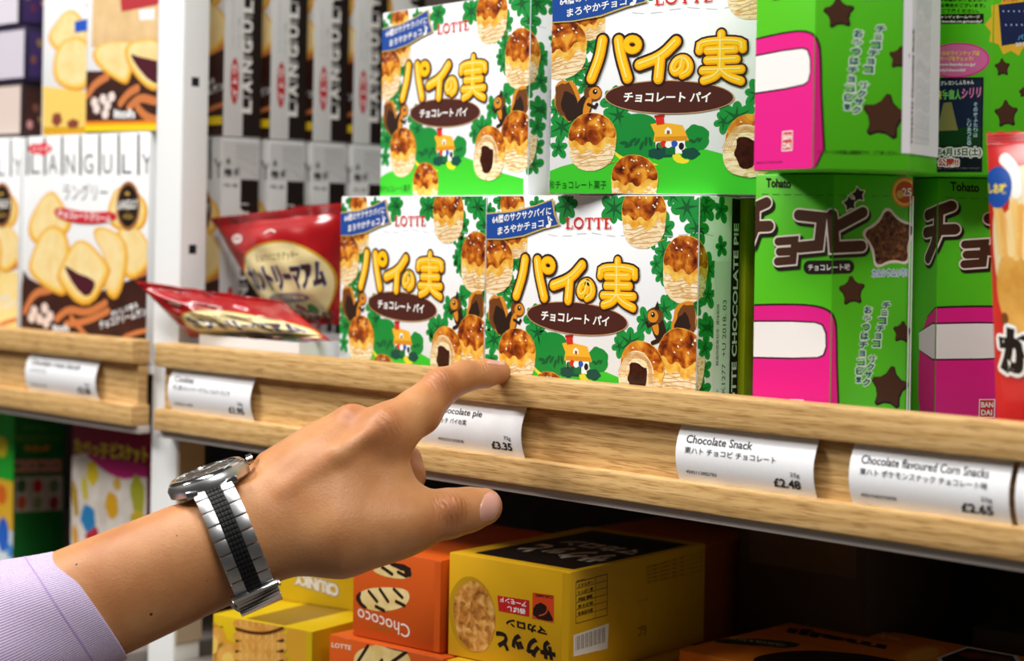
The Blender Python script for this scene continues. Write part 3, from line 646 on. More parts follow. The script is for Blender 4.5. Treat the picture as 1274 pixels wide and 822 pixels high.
for k, x in enumerate((103, 170, 236, 305, 377, 450, 525)):
    bis.poly(2, BLACK, [(x-4, 20), (x+4, 20), (x+4, 176), (x-4, 176)]); bis.text(2, P('#6a6a6c'), 'LANGULY'[k], (x+13, 96), (x+48, 96), (x+13, 170), .0)
bis.poly(3, P('#e2233a'), [(104, 74), (125, 55), (150, 60), (170, 48), (185, 62), (203, 75), (185, 90), (165, 104), (145, 92), (122, 98)], 1); bis.text(4, WHITE, 'イトウ', (122, 66), (186, 66), (122, 88), .02)
bis.text(2, P('#55555a'), 'ラングリー', (240, 208), (408, 208), (240, 272), 0)
bis.poly(20, P('#cf1f33'), [(203, 312), (225, 296), (330, 318), (440, 312), (444, 350), (330, 364), (225, 344)], 1); bis.text(21, WHITE, 'チョコレートクリーム', (222, 306), (424, 326), (222, 336), .03)
for L, r, m_ in ((20, 1, P('#a86a35')), (21, .86, BLACK), (22, .3, P('#5a4420'))): bis.disc(L, m_, (487, 292), 14.6*r, 17.4*r)
bis.text(23, WHITE, 'LANGULY', (448, 272), (525, 268), (448, 306), .02); bis.text(23, P('#c9a24a'), 'ITOH', (470, 326), (505, 326), (470, 342), .02); bis.disc(23, P('#c9a24a'), (485, 246), 3, 1.2)
bis.text(5, OFF, 'おいしさ香る', (420, 690), (520, 655), (424, 712), .03); bis.text(5, OFF, 'チョコクリームサンド', (375, 728), (572, 668), (380, 760), .03); bis.text(5, OFF, 'itoh', (200, 740), (262, 742), (200, 766), .05)
bis2 = Art(); bis2.items = [(l, m, [[(166-(166-u)*1.0, v) for u, v in p] for p in ps]) for l, m, ps in bis.items]
def white_box(nm, label, loc, w, d, h, art, uoff=0, group=None, body=OFF, rz=0, voff=0, strip=None):
    t = thing(nm, label, 'biscuit box', loc, rz, group); mb = MB(); mb.box(0, w, 0, d, 0, h, body, .7)
    a2 = Art(); a2.items = [(l, m, [[(u+uoff, v+voff) for u, v in p] for p in ps]) for l, m, ps in art.items]
    a2.emit(mb, front, (.4, w-.4, .4, h-.4), base=.06, dl=.025)
    if strip: m2 = Art(); m2.raw(0, strip, [[(.5, 3.5), (w-.5, 3.5), (w-.5, 10), (.5, 10)]]); m2.emit(mb, front, None, base=.9); 
    mb.build('carton', t, smooth=True, auto=30)
    m = MB(); m.box(6, w-6, .6, d-.6, h-.02, h+.35, body, .1); m.build('top_flap', t); return t
white_box('biscuit_box', 'white biscuit box with yellow sandwich biscuits, standing whole left of the post', fLA.P, 166, 36, 162.5, bis)
yb = Art(); biscuit(yb, 2, [(-30, 20), (10, 80), (25, 60), (20, 110), (-40, 120)]); yb.raw(1, COOKL, [[(0, 0), (60, 0), (60, 60), (0, 60)]]); yb.raw(2, P('#b02038'), [[(132-110, 120), (136-110, 120), (136-110, 160), (132-110, 160)]])
bis3 = Art(); bis3.items = [(l, m, ps) for l, m, ps in bis.items if l > 3 or l == 2]
bis3.raw(1, noisy('cream_field', [(.3, '#f2d27a'), (.7, '#f8e2a0')], 30), [[(0, 0), (166, 0), (166, 60), (0, 62)]])
white_box('biscuit_box.001', 'white biscuit box cut off by the left edge, cream at its foot', (-1417, 17, SHELF_Z), 166, 36, 162.5, bis3)
ZT = SHELF_Z+163.1
# the two boxes of the upper row in the left bay
F2 = BoxFrame((-1165.5, 19.5, ZT), 0, 90); T1 = lambda x, y: F2.f(.26766*x, .26766*y)
up = Art(T1); TAN = noisy('tan_wrap', [(.3, '#d9b37e'), (.7, '#e8c996')], 70)
up.poly(1, TAN, [(440, -200), (760, -200), (760, 210), (425, 220)]); up.poly(2, DKB, [(400, 330), (470, 330), (760, 300), (760, 620), (400, 620)])
for i, g in enumerate(([(410, 440), (440, 390), (500, 355)], [(560, 480), (600, 430), (640, 410)], [(600, 500), (650, 450), (720, 470)], [(640, 500), (680, 545), (740, 560)])): up.line(3, ORW, g, 6, 2)
for c in ((440, 475), (480, 460), (520, 450), (500, 490), (450, 505), (490, 530)): up.disc(4, P('#f0ddd6'), c, 4.6, 3.6, wob=.06)
biscuit(up, 5, [(440, 205), (600, 190), (640, 210), (605, 385), (570, 395), (425, 290)]); biscuit(up, 9, [(580, 190), (780, 175), (790, 400), (700, 435), (585, 300)], [(605, 245), (640, 262), (700, 275), (760, 290), (760, 390), (700, 382), (630, 300)])
up.poly(3, P('#b8353c'), [(560, -10), (740, -10), (740, 20), (565, 55)]); up.poly(3, OFF, [(645, 45), (720, 40), (720, 90), (650, 95)])
up.poly(6, P('#f6d51d'), [(380, 572), (760, 566), (760, 606), (380, 612)]); up.poly(7, P('#f08a1d'), [(380, 564), (760, 558), (760, 574), (380, 582)]); up.text(6, OFF, 'itoh', (530, 505), (628, 505), (530, 550), .05)
white_box('biscuit_box.002', 'biscuit box with chocolate-filled biscuits and yellow foot stripe, upper row beside the post', F2.P, 90, 34, 160, up)
F3 = BoxFrame((-1228, 21, ZT), 0, 61); T1 = lambda x, y: F3.f(.26766*x, .26766*y)
up2 = Art(T1)
biscuit(up2, 3, [(330, 15), (420, 140), (430, 250), (300, 270), (225, 200), (225, 150)]); biscuit(up2, 7, [(270, 180), (430, 170), (430, 400), (340, 430), (235, 370)])
up2.poly(10, P('#1f56c0'), [(348, 100), (420, 85), (420, 140), (350, 152)]); up2.poly(1, COOKL, [(200, 400), (440, 430), (440, 650), (200, 650)]); up2.poly(2, P('#d9a31f'), [(200, 590), (440, 590), (440, 650), (200, 650)]); up2.disc(5, P('#8a4232'), (265, 555), 7, 5, wob=.08); up2.disc(5, P('#8a4232'), (340, 575), 8, 3.4, wob=.08)
up2.text(6, P('#d46a86'), 'イ', (395, 8), (425, 8), (395, 40), .02)
white_box('biscuit_box.003', 'pale biscuit box with blue tag on its biscuits, upper row beside the dark stack', F3.P, 61, 34, 158, up2)
# the stack of dark boxes at the far left
for k, (z, xr, body, lab_, lc) in enumerate(((ZT, -1258, '#2a1418', 'lowest dark box of the stack at the upper left corner, its end pinkish cream', '#dccbc2'), (ZT+42.6, -1254, '#1f1238', 'middle box of the dark purple stack at the upper left corner', '#cfc9d6'), (ZT+85.2, -1264, '#231236', 'topmost dark purple box at the upper left corner', '#d8d4de'))):
    t = thing('chocolate_box', lab_, 'chocolate box', (xr-92, 22, z), 0, 'dark boxes stacked at upper left'); mb = MB(); mb.box(0, 92, 0, 32, 0, 42, P(body), .6)
    a = Art(); a.raw(1, P(lc), [[(30, 3), (90, 3), (90, 39.5), (30, 39.5)]]); a.emit(mb, front, None)
    a = Art(); a.raw(1, P('#3a2560') if k else P('#3b1a14'), [[(3, 4), (29, 4), (29, 38), (3, 38)]])
    for i in range(5): a.raw(2, P(('#c98a86', '#7a4a3a', '#8f7240', '#6a2a4a', '#a8863a')[(i+k) % 5]), [ell(7+5*i, 10+(i*13+k*7) % 22, 2.6, 3.4, .4*i, 14)])
    a.emit(mb, side_of(92), None); mb.build('carton', t, smooth=True, auto=30); m = MB(); m.box(4, 88, 1, 31, 41.98, 42.3, P(body), .1); m.build('top_flap', t)
# file of tall boxes going back beside the post
SILV = P('#d3d3d1', .36)
sd = Art()
sd.raw(1, BLACK, [[(16.8, .5), (32.6, .5), (32.6, 131), (16.8, 131)]])
sd.raw(2, P('#b8222c'), [ell(9.2, 39, 3.6, 16.5, 0, 28)]); sd.text(3, WHITE, 'イトウ', (7.2, 27), (7.2, 51), (11.4, 27), .03)
for k, ch in enumerate('LANGULY'): z = 17+14.2*k; sd.text(3, P('#e2dfda'), ch, (15.2, z), (15.2, z+9.5), (24.5, z), .05); sd.raw(2, P('#cfccc8'), [[(15.4, z+10.9), (24, z+10.9), (24, z+11.9), (15.4, z+11.9)]])
sd.text(3, P('#85858a'), 'チョコレートクリーム ラングリー', (6, 62), (6, 100), (8, 62)); sd.text(3, P('#85858a'), 'クッキー 12枚', (11, 62), (11, 84), (13, 62))
sd.raw(1, P('#c9c9c7'), [[(1, 131.5), (32.4, 131.5), (32.4, 158), (1, 158)]])
sd.text(2, P('#3a3a3e'), '牛乳 小麦', (2, 128), (14, 128), (2, 125), .02)
sd.halo(2, P('#3a3a3e'), '卵', (2.5, 138), (8.5, 138), (2.5, 132.5), .3, .03); sd.text(2, P('#4a4a4e'), '⑰', (11, 139), (17, 139), (11, 132.5), .05); sd.text(2, P('#4a4a4e'), '♣', (4, 146), (7.5, 146), (4, 141))
for k in range(8): sd.text(2, P('#808086'), '名称 クッキー 原材料名 小麦粉 砂糖 植物油脂', (12.5+2.4*k, 141-1.2*k), (12.5+2.4*k, 156), (14+2.4*k, 141-1.2*k))
SILF = P('#c9c9c7')
def file_box():
    t = thing('tall_biscuit_box', 'x', 'biscuit box', (0, 0, 0), 0, 'tall biscuit boxes filed beside the post'); mb = MB(); mb.box(0, 130, 0, 33, 0, 160, SILV, .6)
    f2 = Art(); f2.items = [(l, m, [[(u-36, v-2) for u, v in p] for p in ps]) for l, m, ps in bis.items if l != 1]; f2.raw(1, DKB, [[(0, 0), (130, 0), (130, 62), (0, 62)]])
    f2.raw(30, P('#f6d51d'), [[(0, 8), (130, 8), (130, 14), (0, 14)]]); f2.emit(mb, front, (.4, 129.6, .4, 159.6), base=.06, dl=.025)
    sd.emit(mb, side_of(130), (.2, 32.8, .3, 159.6), base=.06, dl=.03); mb.build('carton', t, smooth=True, auto=30)
    m = MB(); m.box(5, 125, 1, 32, 159.98, 160.3, SILV, .1); m.build('top_flap', t); return t
fb = file_box(); ordn = ('nearest the post', 'second from the post', 'third from the post', 'fourth from the post', 'farthest from the post')
for r in range(2):
    for k, y in enumerate((58, 99, 138, 176, 214)):
        lab = ('tall box of the upper file, red oval and black spine, ' if r else 'tall box of the lower file, pale text panel on top, ')+ordn[k]
        loc = (-1182.3+.6*k-1.5*r, y+(2 if r else 0), SHELF_Z+r*161)
        if r == 0 and k == 0: place(fb, loc); fb['label'] = lab
        else: dup(fb, lab, loc)
# ---------------------------------------------------------------- pillow bags
FOILR = noisy('red_foil', [(.3, '#8f0f15'), (.7, '#b0181d')], 30, rough=.22, spec=.6)
def bilerp(q, u, v): a, b, c, d = [np.asarray(p, float) for p in q]; return (1-v)*((1-u)*a+u*b)+v*((1-u)*d+u*c)   # q = TL, TR, BR, BL
class Bag:
    def __init__(s, quad, bulge, seal=.1, wr=1.0, seed=0, sag=(0, 0, 0), up=1):
        s.q = quad; s.b = bulge; s.seal = seal; s.wr = wr; s.seed = seed; s.sag = np.array(sag, float)
        a, b, c, d = [np.asarray(p, float) for p in quad]; n = np.cross(b-a, d-a); s.n = n/np.linalg.norm(n); s.n *= up
        if s.n[1] > 0 and abs(s.n[1]) > .3: s.n = -s.n
        s.c = (a+b+c+d)/4; s.W = np.linalg.norm(b-a+c-d)/2; s.H = np.linalg.norm(d-a+c-b)/2
    def prof(s, u, v):
        e = 1-abs(2*u-1)**3.2
        vv = min(1, max(0, (v-s.seal)/(1-2*s.seal))); f = 1-abs(2*vv-1)**3.0
        return max(0, e)**.7*max(0, f)**.7
    def at(s, u, v, h=0, side=1):
        """u, v from the top left corner (0..1)"""
        p = bilerp(s.q, u, v); t = s.prof(u, v); k = s.seed
        edge = max(0, 1-min(v, 1-v)/(s.seal*2.4))
        w = s.wr*(1.6*math.sin(u*31+k+3*v)*edge*(.5+.5*math.sin(7*u+k))+.9*math.sin(9*u+14*v+k)*math.sin(11*v-5*u+k)*(1-edge)+.5*math.sin(23*u-17*v+2*k))*(min(1, 6*u)*min(1, 6*(1-u)))
        return p+s.sag*(4*u*(1-u)*4*v*(1-v))+s.n*(side*(s.b*t+.25)+w+h*side)
    def build(s, parent, loc, foil, art, W_, H_, nm='bag_film', n=44, m=36):
        L = np.asarray(loc, float); mb = MB()
        for side in (1, -1):
            vs = []
            for j in range(m+1):
                for i in range(n+1):
                    v = j/m
                    p = s.at(i/n, v, 0, side)
                    if j in (0, m) and i % 2 and side: p = p+(bilerp(s.q, i/n, .5)-bilerp(s.q, i/n, v))*.012
                    vs.append(tuple(p-L))
            fs = [[j*(n+1)+i, (j+1)*(n+1)+i, (j+1)*(n+1)+i+1, j*(n+1)+i+1][::side] for j in range(m) for i in range(n)]
            mb.add(vs, fs, foil)
        f = lambda x, y, h: tuple(s.at(x/W_, 1-y/H_, h)-L)
        art.emit(mb, f, (.5, W_-.5, .5, H_-.5), grid=2.2, base=.35, dl=.04)
        o = mb.build(nm, parent, smooth=True); return o
CRM = noisy('cream_print', [(.3, '#d6c68e'), (.7, '#e2d3a0')], 60, rough=.3)
DBR = P('#3a2322', .3)
def country(W_, H_, dy=0):
    a = Art()
    a.raw(1, CRM, [ell(W_*.54, H_*.36, W_*.44, H_*.38, 0, 48)]); a.raw(0, P('#b9871d', .3), [ell(W_*.54, H_*.36, W_*.455, H_*.40, 0, 48)])
    a.raw(2, P('#7a1416', .3), [[(0, 0), (W_, 0), (W_, H_*.06), (0, H_*.06)]])
    a.text(3, DBR, 'ミルクバニラクッキー', (W_*.34, H_*.655), (W_*.74, H_*.665), (W_*.34, H_*.59), .01)
    a.halo(3, P('#8a8fb0', .3), 'カントリーマアム', (W_*.16, H_*.55), (W_*.93, H_*.56), (W_*.16, H_*.33), 1.0, .04); a.text(4, DBR, 'カントリーマアム', (W_*.16, H_*.55), (W_*.93, H_*.56), (W_*.16, H_*.33), .05)
    a.raw(3, P('#8a7f86', .3), [ell(W_*.54, H_*.265, W_*.24, H_*.045, 0, 30)]); a.text(4, CRM, 'COUNTRY MA\'AM', (W_*.36, H_*.285), (W_*.72, H_*.285), (W_*.36, H_*.245), .03)
    a.raw(3, P('#8f2a22', .3), [[(W_*.52, H_*.12), (W_*.66, H_*.12), (W_*.66, H_*.17), (W_*.59, H_*.21), (W_*.52, H_*.17)]])
    a.raw(3, P('#3f7a2c', .3), [ell(W_*.74, H_*.15, W_*.06, H_*.05)]); a.raw(3, P('#5f7a2c', .3), [ell(W_*.44, H_*.12, W_*.1, H_*.02)])
    for k in range(5): a.raw(4, P('#4a1f1a', .3), [ell(W_*(.2+.16*k), H_*(.07+.02*(k % 2)), W_*.06, H_*.05, 0, 20, .05)]); a.raw(5, P('#c9a06a', .3), [ell(W_*(.2+.16*k), H_*(.075+.02*(k % 2)), W_*.035, H_*.026, 0, 16, .08)])
    a.raw(3, P('#c9bcb8', .3), [ell(W_*.2, H_*.80, W_*.05, H_*.04, 0, 24)]); a.text(4, P('#8f2a2c', .3), 'FUJI', (W_*.17, H_*.815), (W_*.23, H_*.815), (W_*.17, H_*.785), .04)
    a.raw(3, P('#d8ccc6', .3), strokes([(W_*(.46+.08*k/8), H_*(.83+.018*math.sin(PI*k/8))) for k in range(9)], 2.0))
    a.items = [(l, m, [[(x, y+dy) for x, y in p] for p in ps]) if l != 2 else (l, m, ps) for l, m, ps in a.items]
    return a
def bag(label, quad, bulge, seed, W_=150, H_=170, dy=0, **k):
    b = Bag(quad, bulge, seed=seed, **k); base_ = np.array([b.c[0], b.c[1], min(p[2] for p in quad)])
    t = thing('biscuit_bag', label, 'biscuit bag', base_, 0, 'red biscuit bags beside the post'); b.build(t, base_, FOILR, country(W_, H_, dy), W_, H_)
    m = MB(); L = base_                                             # the crimped seal along the top
    for k_ in range(5):
        v = .012+.014*k_; vs = []
        for i in range(31): vs += [tuple(b.at(i/30, v, .38)-L), tuple(b.at(i/30, v+.006, .62)-L)]
        m.add(vs, [[2*i, 2*i+1, 2*i+3, 2*i+2] for i in range(30)], FOILR)
    m.build('crimped_seal', t, smooth=True); return t
bag('red biscuit bag standing upright, cream oval face toward the shopper, against the pie boxes', [atY(262, 271, 50), atY(425, 252, 47), atY(423, 404, 58), atY(346, 402, 66)], 12, 1, seal=.08)
bag('red biscuit bag lying on its back in the tray, its corner poking past the post', [atY(168, 349, 0), atY(350, 374, 42), atY(412, 424, 30), atY(238, 420, 18)], 10, 4, seal=.12, wr=1.5, dy=-24)
bag('red biscuit bag at the back, only its dark upper corner rising above the upright bag', [atY(362, 256, 112), atY(470, 250, 92), atY(470, 380, 88), atY(385, 380, 108)], 9, 7, seal=.07)
t = thing('card_tray', 'white card display tray under the red biscuit bags', 'tray', (-975, 60, SHELF_Z)); mb = MB(); TR = P('#e3e4e6', .5)
z1 = 13
A_, B_ = atY(249, 424, 17.2), atY(393, 436, 17.2)
xa, xb = A_[0], -912
mb.box(xa+975, xb+975, -43.4, 40, 0, .8, TR); mb.box(xa+975, xb+975, -43.6, -42.8, 0, 25, TR, .2); mb.box(xa+975, xb+975, 39, 39.8, 0, 25, TR, .2)
mb.box(xa+975, xa+975.8, -42.8, 39, 0, 25, TR, .2); mb.box(xb+974.2, xb+975, -42.8, 39, 0, 25, TR, .2); mb.build('tray_walls', t)
# red crisp bag at the right edge
q = [atY(1228, 164, 30), atY(1228, 164, 30)+np.array([150, 4, 3]), atY(1241, 545, 34)+np.array([150, 2, 0]), atY(1241, 545, 34)]
CR = noisy('crisp_red', [(.3, '#cf1f24'), (.7, '#dc2a2c')], 40, rough=.28, spec=.5); POT = noisy('potato_skin', [(.3, '#cf8f33'), (.55, '#e3ab52'), (.75, '#efc071')], 60, rough=.3)
kb = Bag(q, 12, seal=.04, seed=2, wr=.8); KW, KH = 150, 148
a = Art()
kt = lambda px, py: (lambda p: (float(p[0]-q[3][0]), float(p[2]-q[3][2])))(atY(px, py, 24))
a.T = kt
a.poly(1, P('#f0dcb0', .3), [(1238, 250), (1262, 190), (1300, 180), (1330, 430), (1262, 420), (1240, 330)], 2); a.poly(2, POT, [(1240, 330), (1258, 290), (1290, 275), (1340, 290), (1340, 410), (1280, 415), (1246, 385)], 2)
for k in range(7): a.line(3, P(('#f3c979', '#eeb05a', '#f7d99a')[k % 3], .3), [(1246+9*k, 235+6*(k % 3)), (1252+7*k, 300+5*(k % 2))], 4.2, 0)
a.poly(4, P('#c1301f', .3), [(1252, 210), (1262, 205), (1268, 240), (1256, 250)], 1); a.line(4, P('#f6f0ea', .3), [(1258, 176), (1272, 190), (1276, 220)], 6, 2)
a.disc(5, P('#2350a8', .3), (1249, 213), 8.2, 10.0); a.text(6, P('#f3dc3a', .3), 'しお味', (1234, 207), (1263, 208), (1234, 221), .04)
a.disc(3, P('#7a4a1d', .3), (1252, 387), 2.2, 3)
a.halo(5, WHITE, 'か', (1240, 396), (1292, 402), (1240, 458), 1.8, .06); a.text(6, BLACK, 'か', (1240, 396), (1292, 402), (1240, 458), .08)
a.halo(5, WHITE, 'ら', (1300, 404), (1350, 408), (1300, 464), 1.8, .06); a.text(6, BLACK, 'ら', (1300, 404), (1350, 408), (1300, 464), .08)
t = thing('crisp_bag', 'red crisp bag with potato picture and a black hiragana character, at the right edge', 'crisp bag', q[3]); kb.build(t, q[3], CR, a, KW, KH)
m = MB()
for k_ in range(4):
    vs = []
    for i in range(31): vs += [tuple(kb.at(i/30, .008+.01*k_, .4)-q[3]), tuple(kb.at(i/30, .012+.01*k_, .6)-q[3])]
    m.add(vs, [[2*i, 2*i+1, 2*i+3, 2*i+2] for i in range(30)], CR)
m.build('crimped_seal', t, smooth=True)

# ---------------------------------------------------------------- goods on the lower shelf
def lowbox(label, P_, rz, w, d, h, body, fr=None, rt=None, tp=None, cat='biscuit box', name='biscuit_carton', group=None, fold=True):
    t = thing(name, label, cat, P_, rz, group); mb = MB(); mb.box(0, w, 0, d, 0, h, body, .7)
    if fr: fr.emit(mb, front, (.4, w-.4, .4, h-.4), base=.06, dl=.03)
    if rt: rt.emit(mb, side_of(w), (.4, d-.4, .4, h-.4), base=.06, dl=.03)
    if tp: tp.emit(mb, top_of(h), (.4, w-.4, .4, d-.4), base=.06, dl=.03)
    mb.build('carton', t, smooth=True, auto=30)
    if fold: m = MB(); m.box(w-5.2, w-.5, -.25, .1, .8, h-.8, body, .08); m.build('glued_flap', t)
    return t
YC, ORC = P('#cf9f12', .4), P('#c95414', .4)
zl = lambda F: (lambda x, y: F.f(400+.2512*x, 660+.2512*y)); zr = lambda F: (lambda x, y: F.r(400+.3925*x, 640+.3925*y))
LB1 = -163.6
Fm = BoxFrame((-765.4, 10.3, LB1), 4.7, 88); fr = Art(zl(Fm)); BISC = noisy('oat_biscuit', [(.32, '#7d4716'), (.48, '#bd7c30'), (.7, '#e3b467')], 170, detail=6, distort=.4, bump=.3)
fr.disc(1, P('#b58a12'), (745, 415), 17.6, 21.5, .12); fr.disc(2, BISC, (757, 425), 15.6, 19.8, .12, 34, .015)
for k in range(9): fr.disc(3, P('#a3642a'), (700+15*k, 360+((k*53) % 150)), 2.2, 1.1, .5*k)
fr.poly(2, P('#bf1f22'), [(872, 320), (1030, 345), (1030, 425), (878, 396)]); fr.text(3, WHITE, 'アーモンド', (1015, 378), (885, 352), (1015, 352), .02); fr.text(3, WHITE, '香ばし', (1012, 415), (920, 398), (1012, 388), .02)
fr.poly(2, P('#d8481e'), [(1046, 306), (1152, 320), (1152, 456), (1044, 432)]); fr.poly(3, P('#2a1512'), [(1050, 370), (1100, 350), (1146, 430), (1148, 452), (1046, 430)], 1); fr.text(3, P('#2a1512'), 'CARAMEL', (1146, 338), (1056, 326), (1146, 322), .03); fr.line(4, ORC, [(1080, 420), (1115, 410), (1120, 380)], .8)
fr.text(3, BLACK, 'マカロン', (1118, 520), (915, 470), (1116, 478), .05); fr.text(3, BLACK, 'サクッと', (1165, 650), (876, 590), (1150, 545), .07)
rt = Art(zr(Fm)); PB = P('#8a6a10'); INKY = P('#3a2c08')
for y0, y1 in ((0, .0),): pass
rt.line(2, INKY, [(806, 215), (905, 188), (905, 318), (806, 345), (806, 215)], .35, 0)
for k in range(5): rt.line(2, INKY, [(806, 235+22*k), (905, 208+22*k)], .25, 0)
for k in range(5): rt.text(2, INKY, ('エネルギー', 'たんぱく質', '脂質', '炭水化物', '食塩相当量')[k], (812, 220+22*k), (860, 207+22*k), (812, 232+22*k), .02)
rt.line(2, INKY, [(868, 197), (868, 328)], .25, 0); rt.text(2, INKY, '栄養成分', (808, 208), (835, 201), (808, 214), .02)
rt.poly(2, P('#e9e2d6'), [(798, 382), (910, 344), (906, 424), (798, 450)])
for k in range(22): x = 806+4.4*k; rt.line(3, BLACK, [(x, 386-1.45*k), (x, 430-1.25*k)], .25+.35*((k*7) % 3)/2, 0, False)
rt.text(2, PB, 'ミニストップ', (1003, 270), (1035, 262), (1003, 280), .02); rt.text(2, PB, 'プラ', (1003, 352), (1030, 346), (1003, 388), .05)
for k in range(5): rt.text(2, PB, '名称 焼菓子 原材料名 小麦粉、砂糖、アーモンド、卵', (1030, 164+12*k), (1206, 116+14*k), (1030, 171+12*k), .01)
tp = Art(); tp.raw(1, BLACK, [[(12, 8), (84, 8), (84, 120), (12, 120)]]); tp.text(2, P('#d9d2c4'), 'サクッと', (80, 30), (20, 30), (80, 62), .06); tp.text(2, P('#d9d2c4'), 'マカロン', (80, 66), (24, 66), (80, 84), .04)
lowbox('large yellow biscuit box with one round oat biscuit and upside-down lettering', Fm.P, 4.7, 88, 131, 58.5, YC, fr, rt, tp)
Fc = BoxFrame((-768.8-71*math.cos(math.radians(4.7)), 7.8-71*math.sin(math.radians(4.7)), LB1), 4.7, 71); fr = Art(zl(Fc))
PALE, STR = noisy('finger_biscuit', [(.3, '#d9b869'), (.7, '#f0dca0')], 90), P('#2b140c')
def finger(a, L, pts, stripes, tip):
    a.poly(L, PALE, pts, 2)
    for g in stripes: a.line(L+1, STR, g, 2.2, 1)
    a.poly(L+1, STR, tip, 1)
finger(fr, 1, [(165, 330), (210, 290), (300, 278), (420, 285), (442, 330), (410, 380), (310, 402), (220, 390)], ([(235, 300), (275, 350)], [(290, 290), (330, 350)], [(360, 290), (400, 330)], [(270, 375), (310, 395)], [(370, 350), (410, 370)]), [(163, 330), (200, 292), (190, 345), (235, 385), (200, 384)])
finger(fr, 1, [(240, 190), (330, 152), (440, 175), (452, 225), (400, 242), (300, 225)], ([(300, 180), (350, 215)], [(350, 165), (400, 190)], [(380, 205), (420, 225)]), [(325, 152), (440, 172), (450, 225), (420, 232), (405, 190), (350, 180)])
fr.text(2, P('#eee3d8'), 'Chococo', (438, 535), (180, 445), (438, 470), .0); fr.text(2, P('#8f7a1c'), 'premium', (340, 500), (245, 482), (340, 484), .02); fr.text(2, P('#e39a5a'), 'LOTTE', (160, 500), (78, 484), (160, 490), .02)
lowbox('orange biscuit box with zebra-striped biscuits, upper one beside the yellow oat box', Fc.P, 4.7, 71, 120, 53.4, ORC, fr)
F2c = BoxFrame((-851.5, -5.6, LB1-.4-52), 4.5, 101); fr = Art(zl(F2c))
finger(fr, 1, [(155, 640), (180, 590), (280, 558), (400, 580), (450, 640), (440, 760), (170, 760)], ([(230, 570), (180, 650)], [(340, 575), (400, 590)], [(420, 600), (350, 650)], [(300, 640), (260, 700)]), [(270, 556), (400, 575), (420, 600), (350, 590)])
fr.text(2, P('#f6d9c0'), 'LOTTE', (52, 552), (148, 568), (50, 576), .03); fr.text(2, P('#e6b890'), 'チョコクリーム', (100, 520), (200, 538), (100, 532), .03)
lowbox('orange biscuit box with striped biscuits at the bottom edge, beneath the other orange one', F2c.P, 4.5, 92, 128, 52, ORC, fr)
Fy = BoxFrame((-757.5, 2, LB1-.4-52), 4.7, 88); fr = Art(); fr.text(1, BLACK, 'サクッと', (10, 49), (40, 49), (10, 38), .06)
lowbox('yellow box at the bottom edge under the large yellow oat biscuit box', Fy.P, 4.7, 92, 128, 52, P('#d2a016', .4), fr)
Fb = BoxFrame((-942, -24.5, -216), 10, 82); FB = lambda x, y: Fb.f(230+.16064*x, 690+.16064*y); fr = Art(FB)
WAF, WAFD, WAFL = noisy('wafer', [(.3, '#cf8a2c'), (.7, '#eab45a')], 90), P('#5a2c10'), P('#f0cf86')
for L, y, m_ in ((1, 640, WAF), (3, 545, WAF), (5, 720, WAF), (7, 800, WAF)):
    fr.poly(L, m_, [(360, y-20), (420, y-55), (600, y-62), (760, y-45), (800, y-10), (770, y+50), (600, y+75), (420, y+55)], 2)
    fr.line(L+1, WAFD, [(400, y+28), (520, y+60), (650, y+62), (760, y+22)], 2.0, 2)
    for k in range(7): fr.line(L+1, WAFL, [(430+50*k, y-36), (436+48*k, y+10)], .5, 0)
for c, r in (((200, 690), 14), ((930, 700), 15), ((340, 830), 13)):
    for q_, m_ in ((1, P('#d9a02c')), (.8, WAF), (.45, P('#f0c862'))): fr.disc(2, m_, c, r*q_, r*1.05*q_, 0, 26, .03)
fr.text(3, P('#6a5a10'), 'コクリーム', (150, 530), (300, 545), (150, 552), .03)
tp = Art(); tp.raw(1, P('#8a6a1c'), [[(26, 2), (58, 2), (60, 70), (26, 70)]])
YC2 = P('#cfae12', .38)
lowbox('yellow wafer biscuit box below the wristwatch, stacked biscuits on its front', Fb.P, 10, 82, 104, 52.6, YC2, fr, None, tp)
Fk = BoxFrame((-965, 30, -163.2), 12, 92); FB = lambda x, y: Fk.f(230+.16064*x, 690+.16064*y); fr = Art(FB)
fr.poly(1, P('#d08a1c'), [(860, 118), (1150, 118), (1150, 170), (1050, 178), (930, 150)], 1); fr.halo(2, P('#7a7a70'), 'CRUNKY', (1190, 330), (850, 225), (1190, 230), .5, .05); fr.text(3, P('#e9e4d8'), 'CRUNKY', (1190, 330), (850, 225), (1190, 230), .06)
lowbox('small yellow box lying behind the wafer biscuit box, silver upside-down lettering', Fk.P, 12, 104, 90, 26, YC2, fr)
# flat orange box with the upside-down name on its lid
FmP = (-662, 92, -216); hM = 61; Fj = BoxFrame(FmP, 0, 215); TP = Fj.topf(hM); tp = Art(lambda x, y: TP(820+.35636*x, 720+.35636*y)); ORD = P('#dd7a1d', .4)
tp.text(2, BLACK, 'meiji', (786, 250), (440, 186), (800, 226), .05); tp.line(2, INKY, [(480, 160), (890, 236)], .5, 0); tp.line(2, INKY, [(370, 195), (775, 276)], .5, 0)
tp.text(2, P('#e8b070'), 'BITTER', (838, 215), (580, 160), (838, 206), .03); tp.disc(2, P('#3a1a0c'), (765, 168), 17, 12)
tp.poly(2, P('#20301c'), [(200, 212), (320, 206), (500, 222), (470, 244), (330, 232), (190, 222)], 1); tp.text(3, P('#c9c0a0'), 'ORANGE & RICH', (440, 236), (250, 212), (440, 228), .02)
tp.poly(2, P('#2a120a'), [(330, 268), (500, 246), (720, 262), (900, 300), (330, 300)], 2); tp.poly(2, P('#d98a2c'), [(820, 268), (930, 226), (1010, 238), (980, 284), (860, 296)], 1); tp.poly(3, P('#e8a84a'), [(850, 268), (930, 238), (985, 245), (960, 280), (870, 288)], 1)
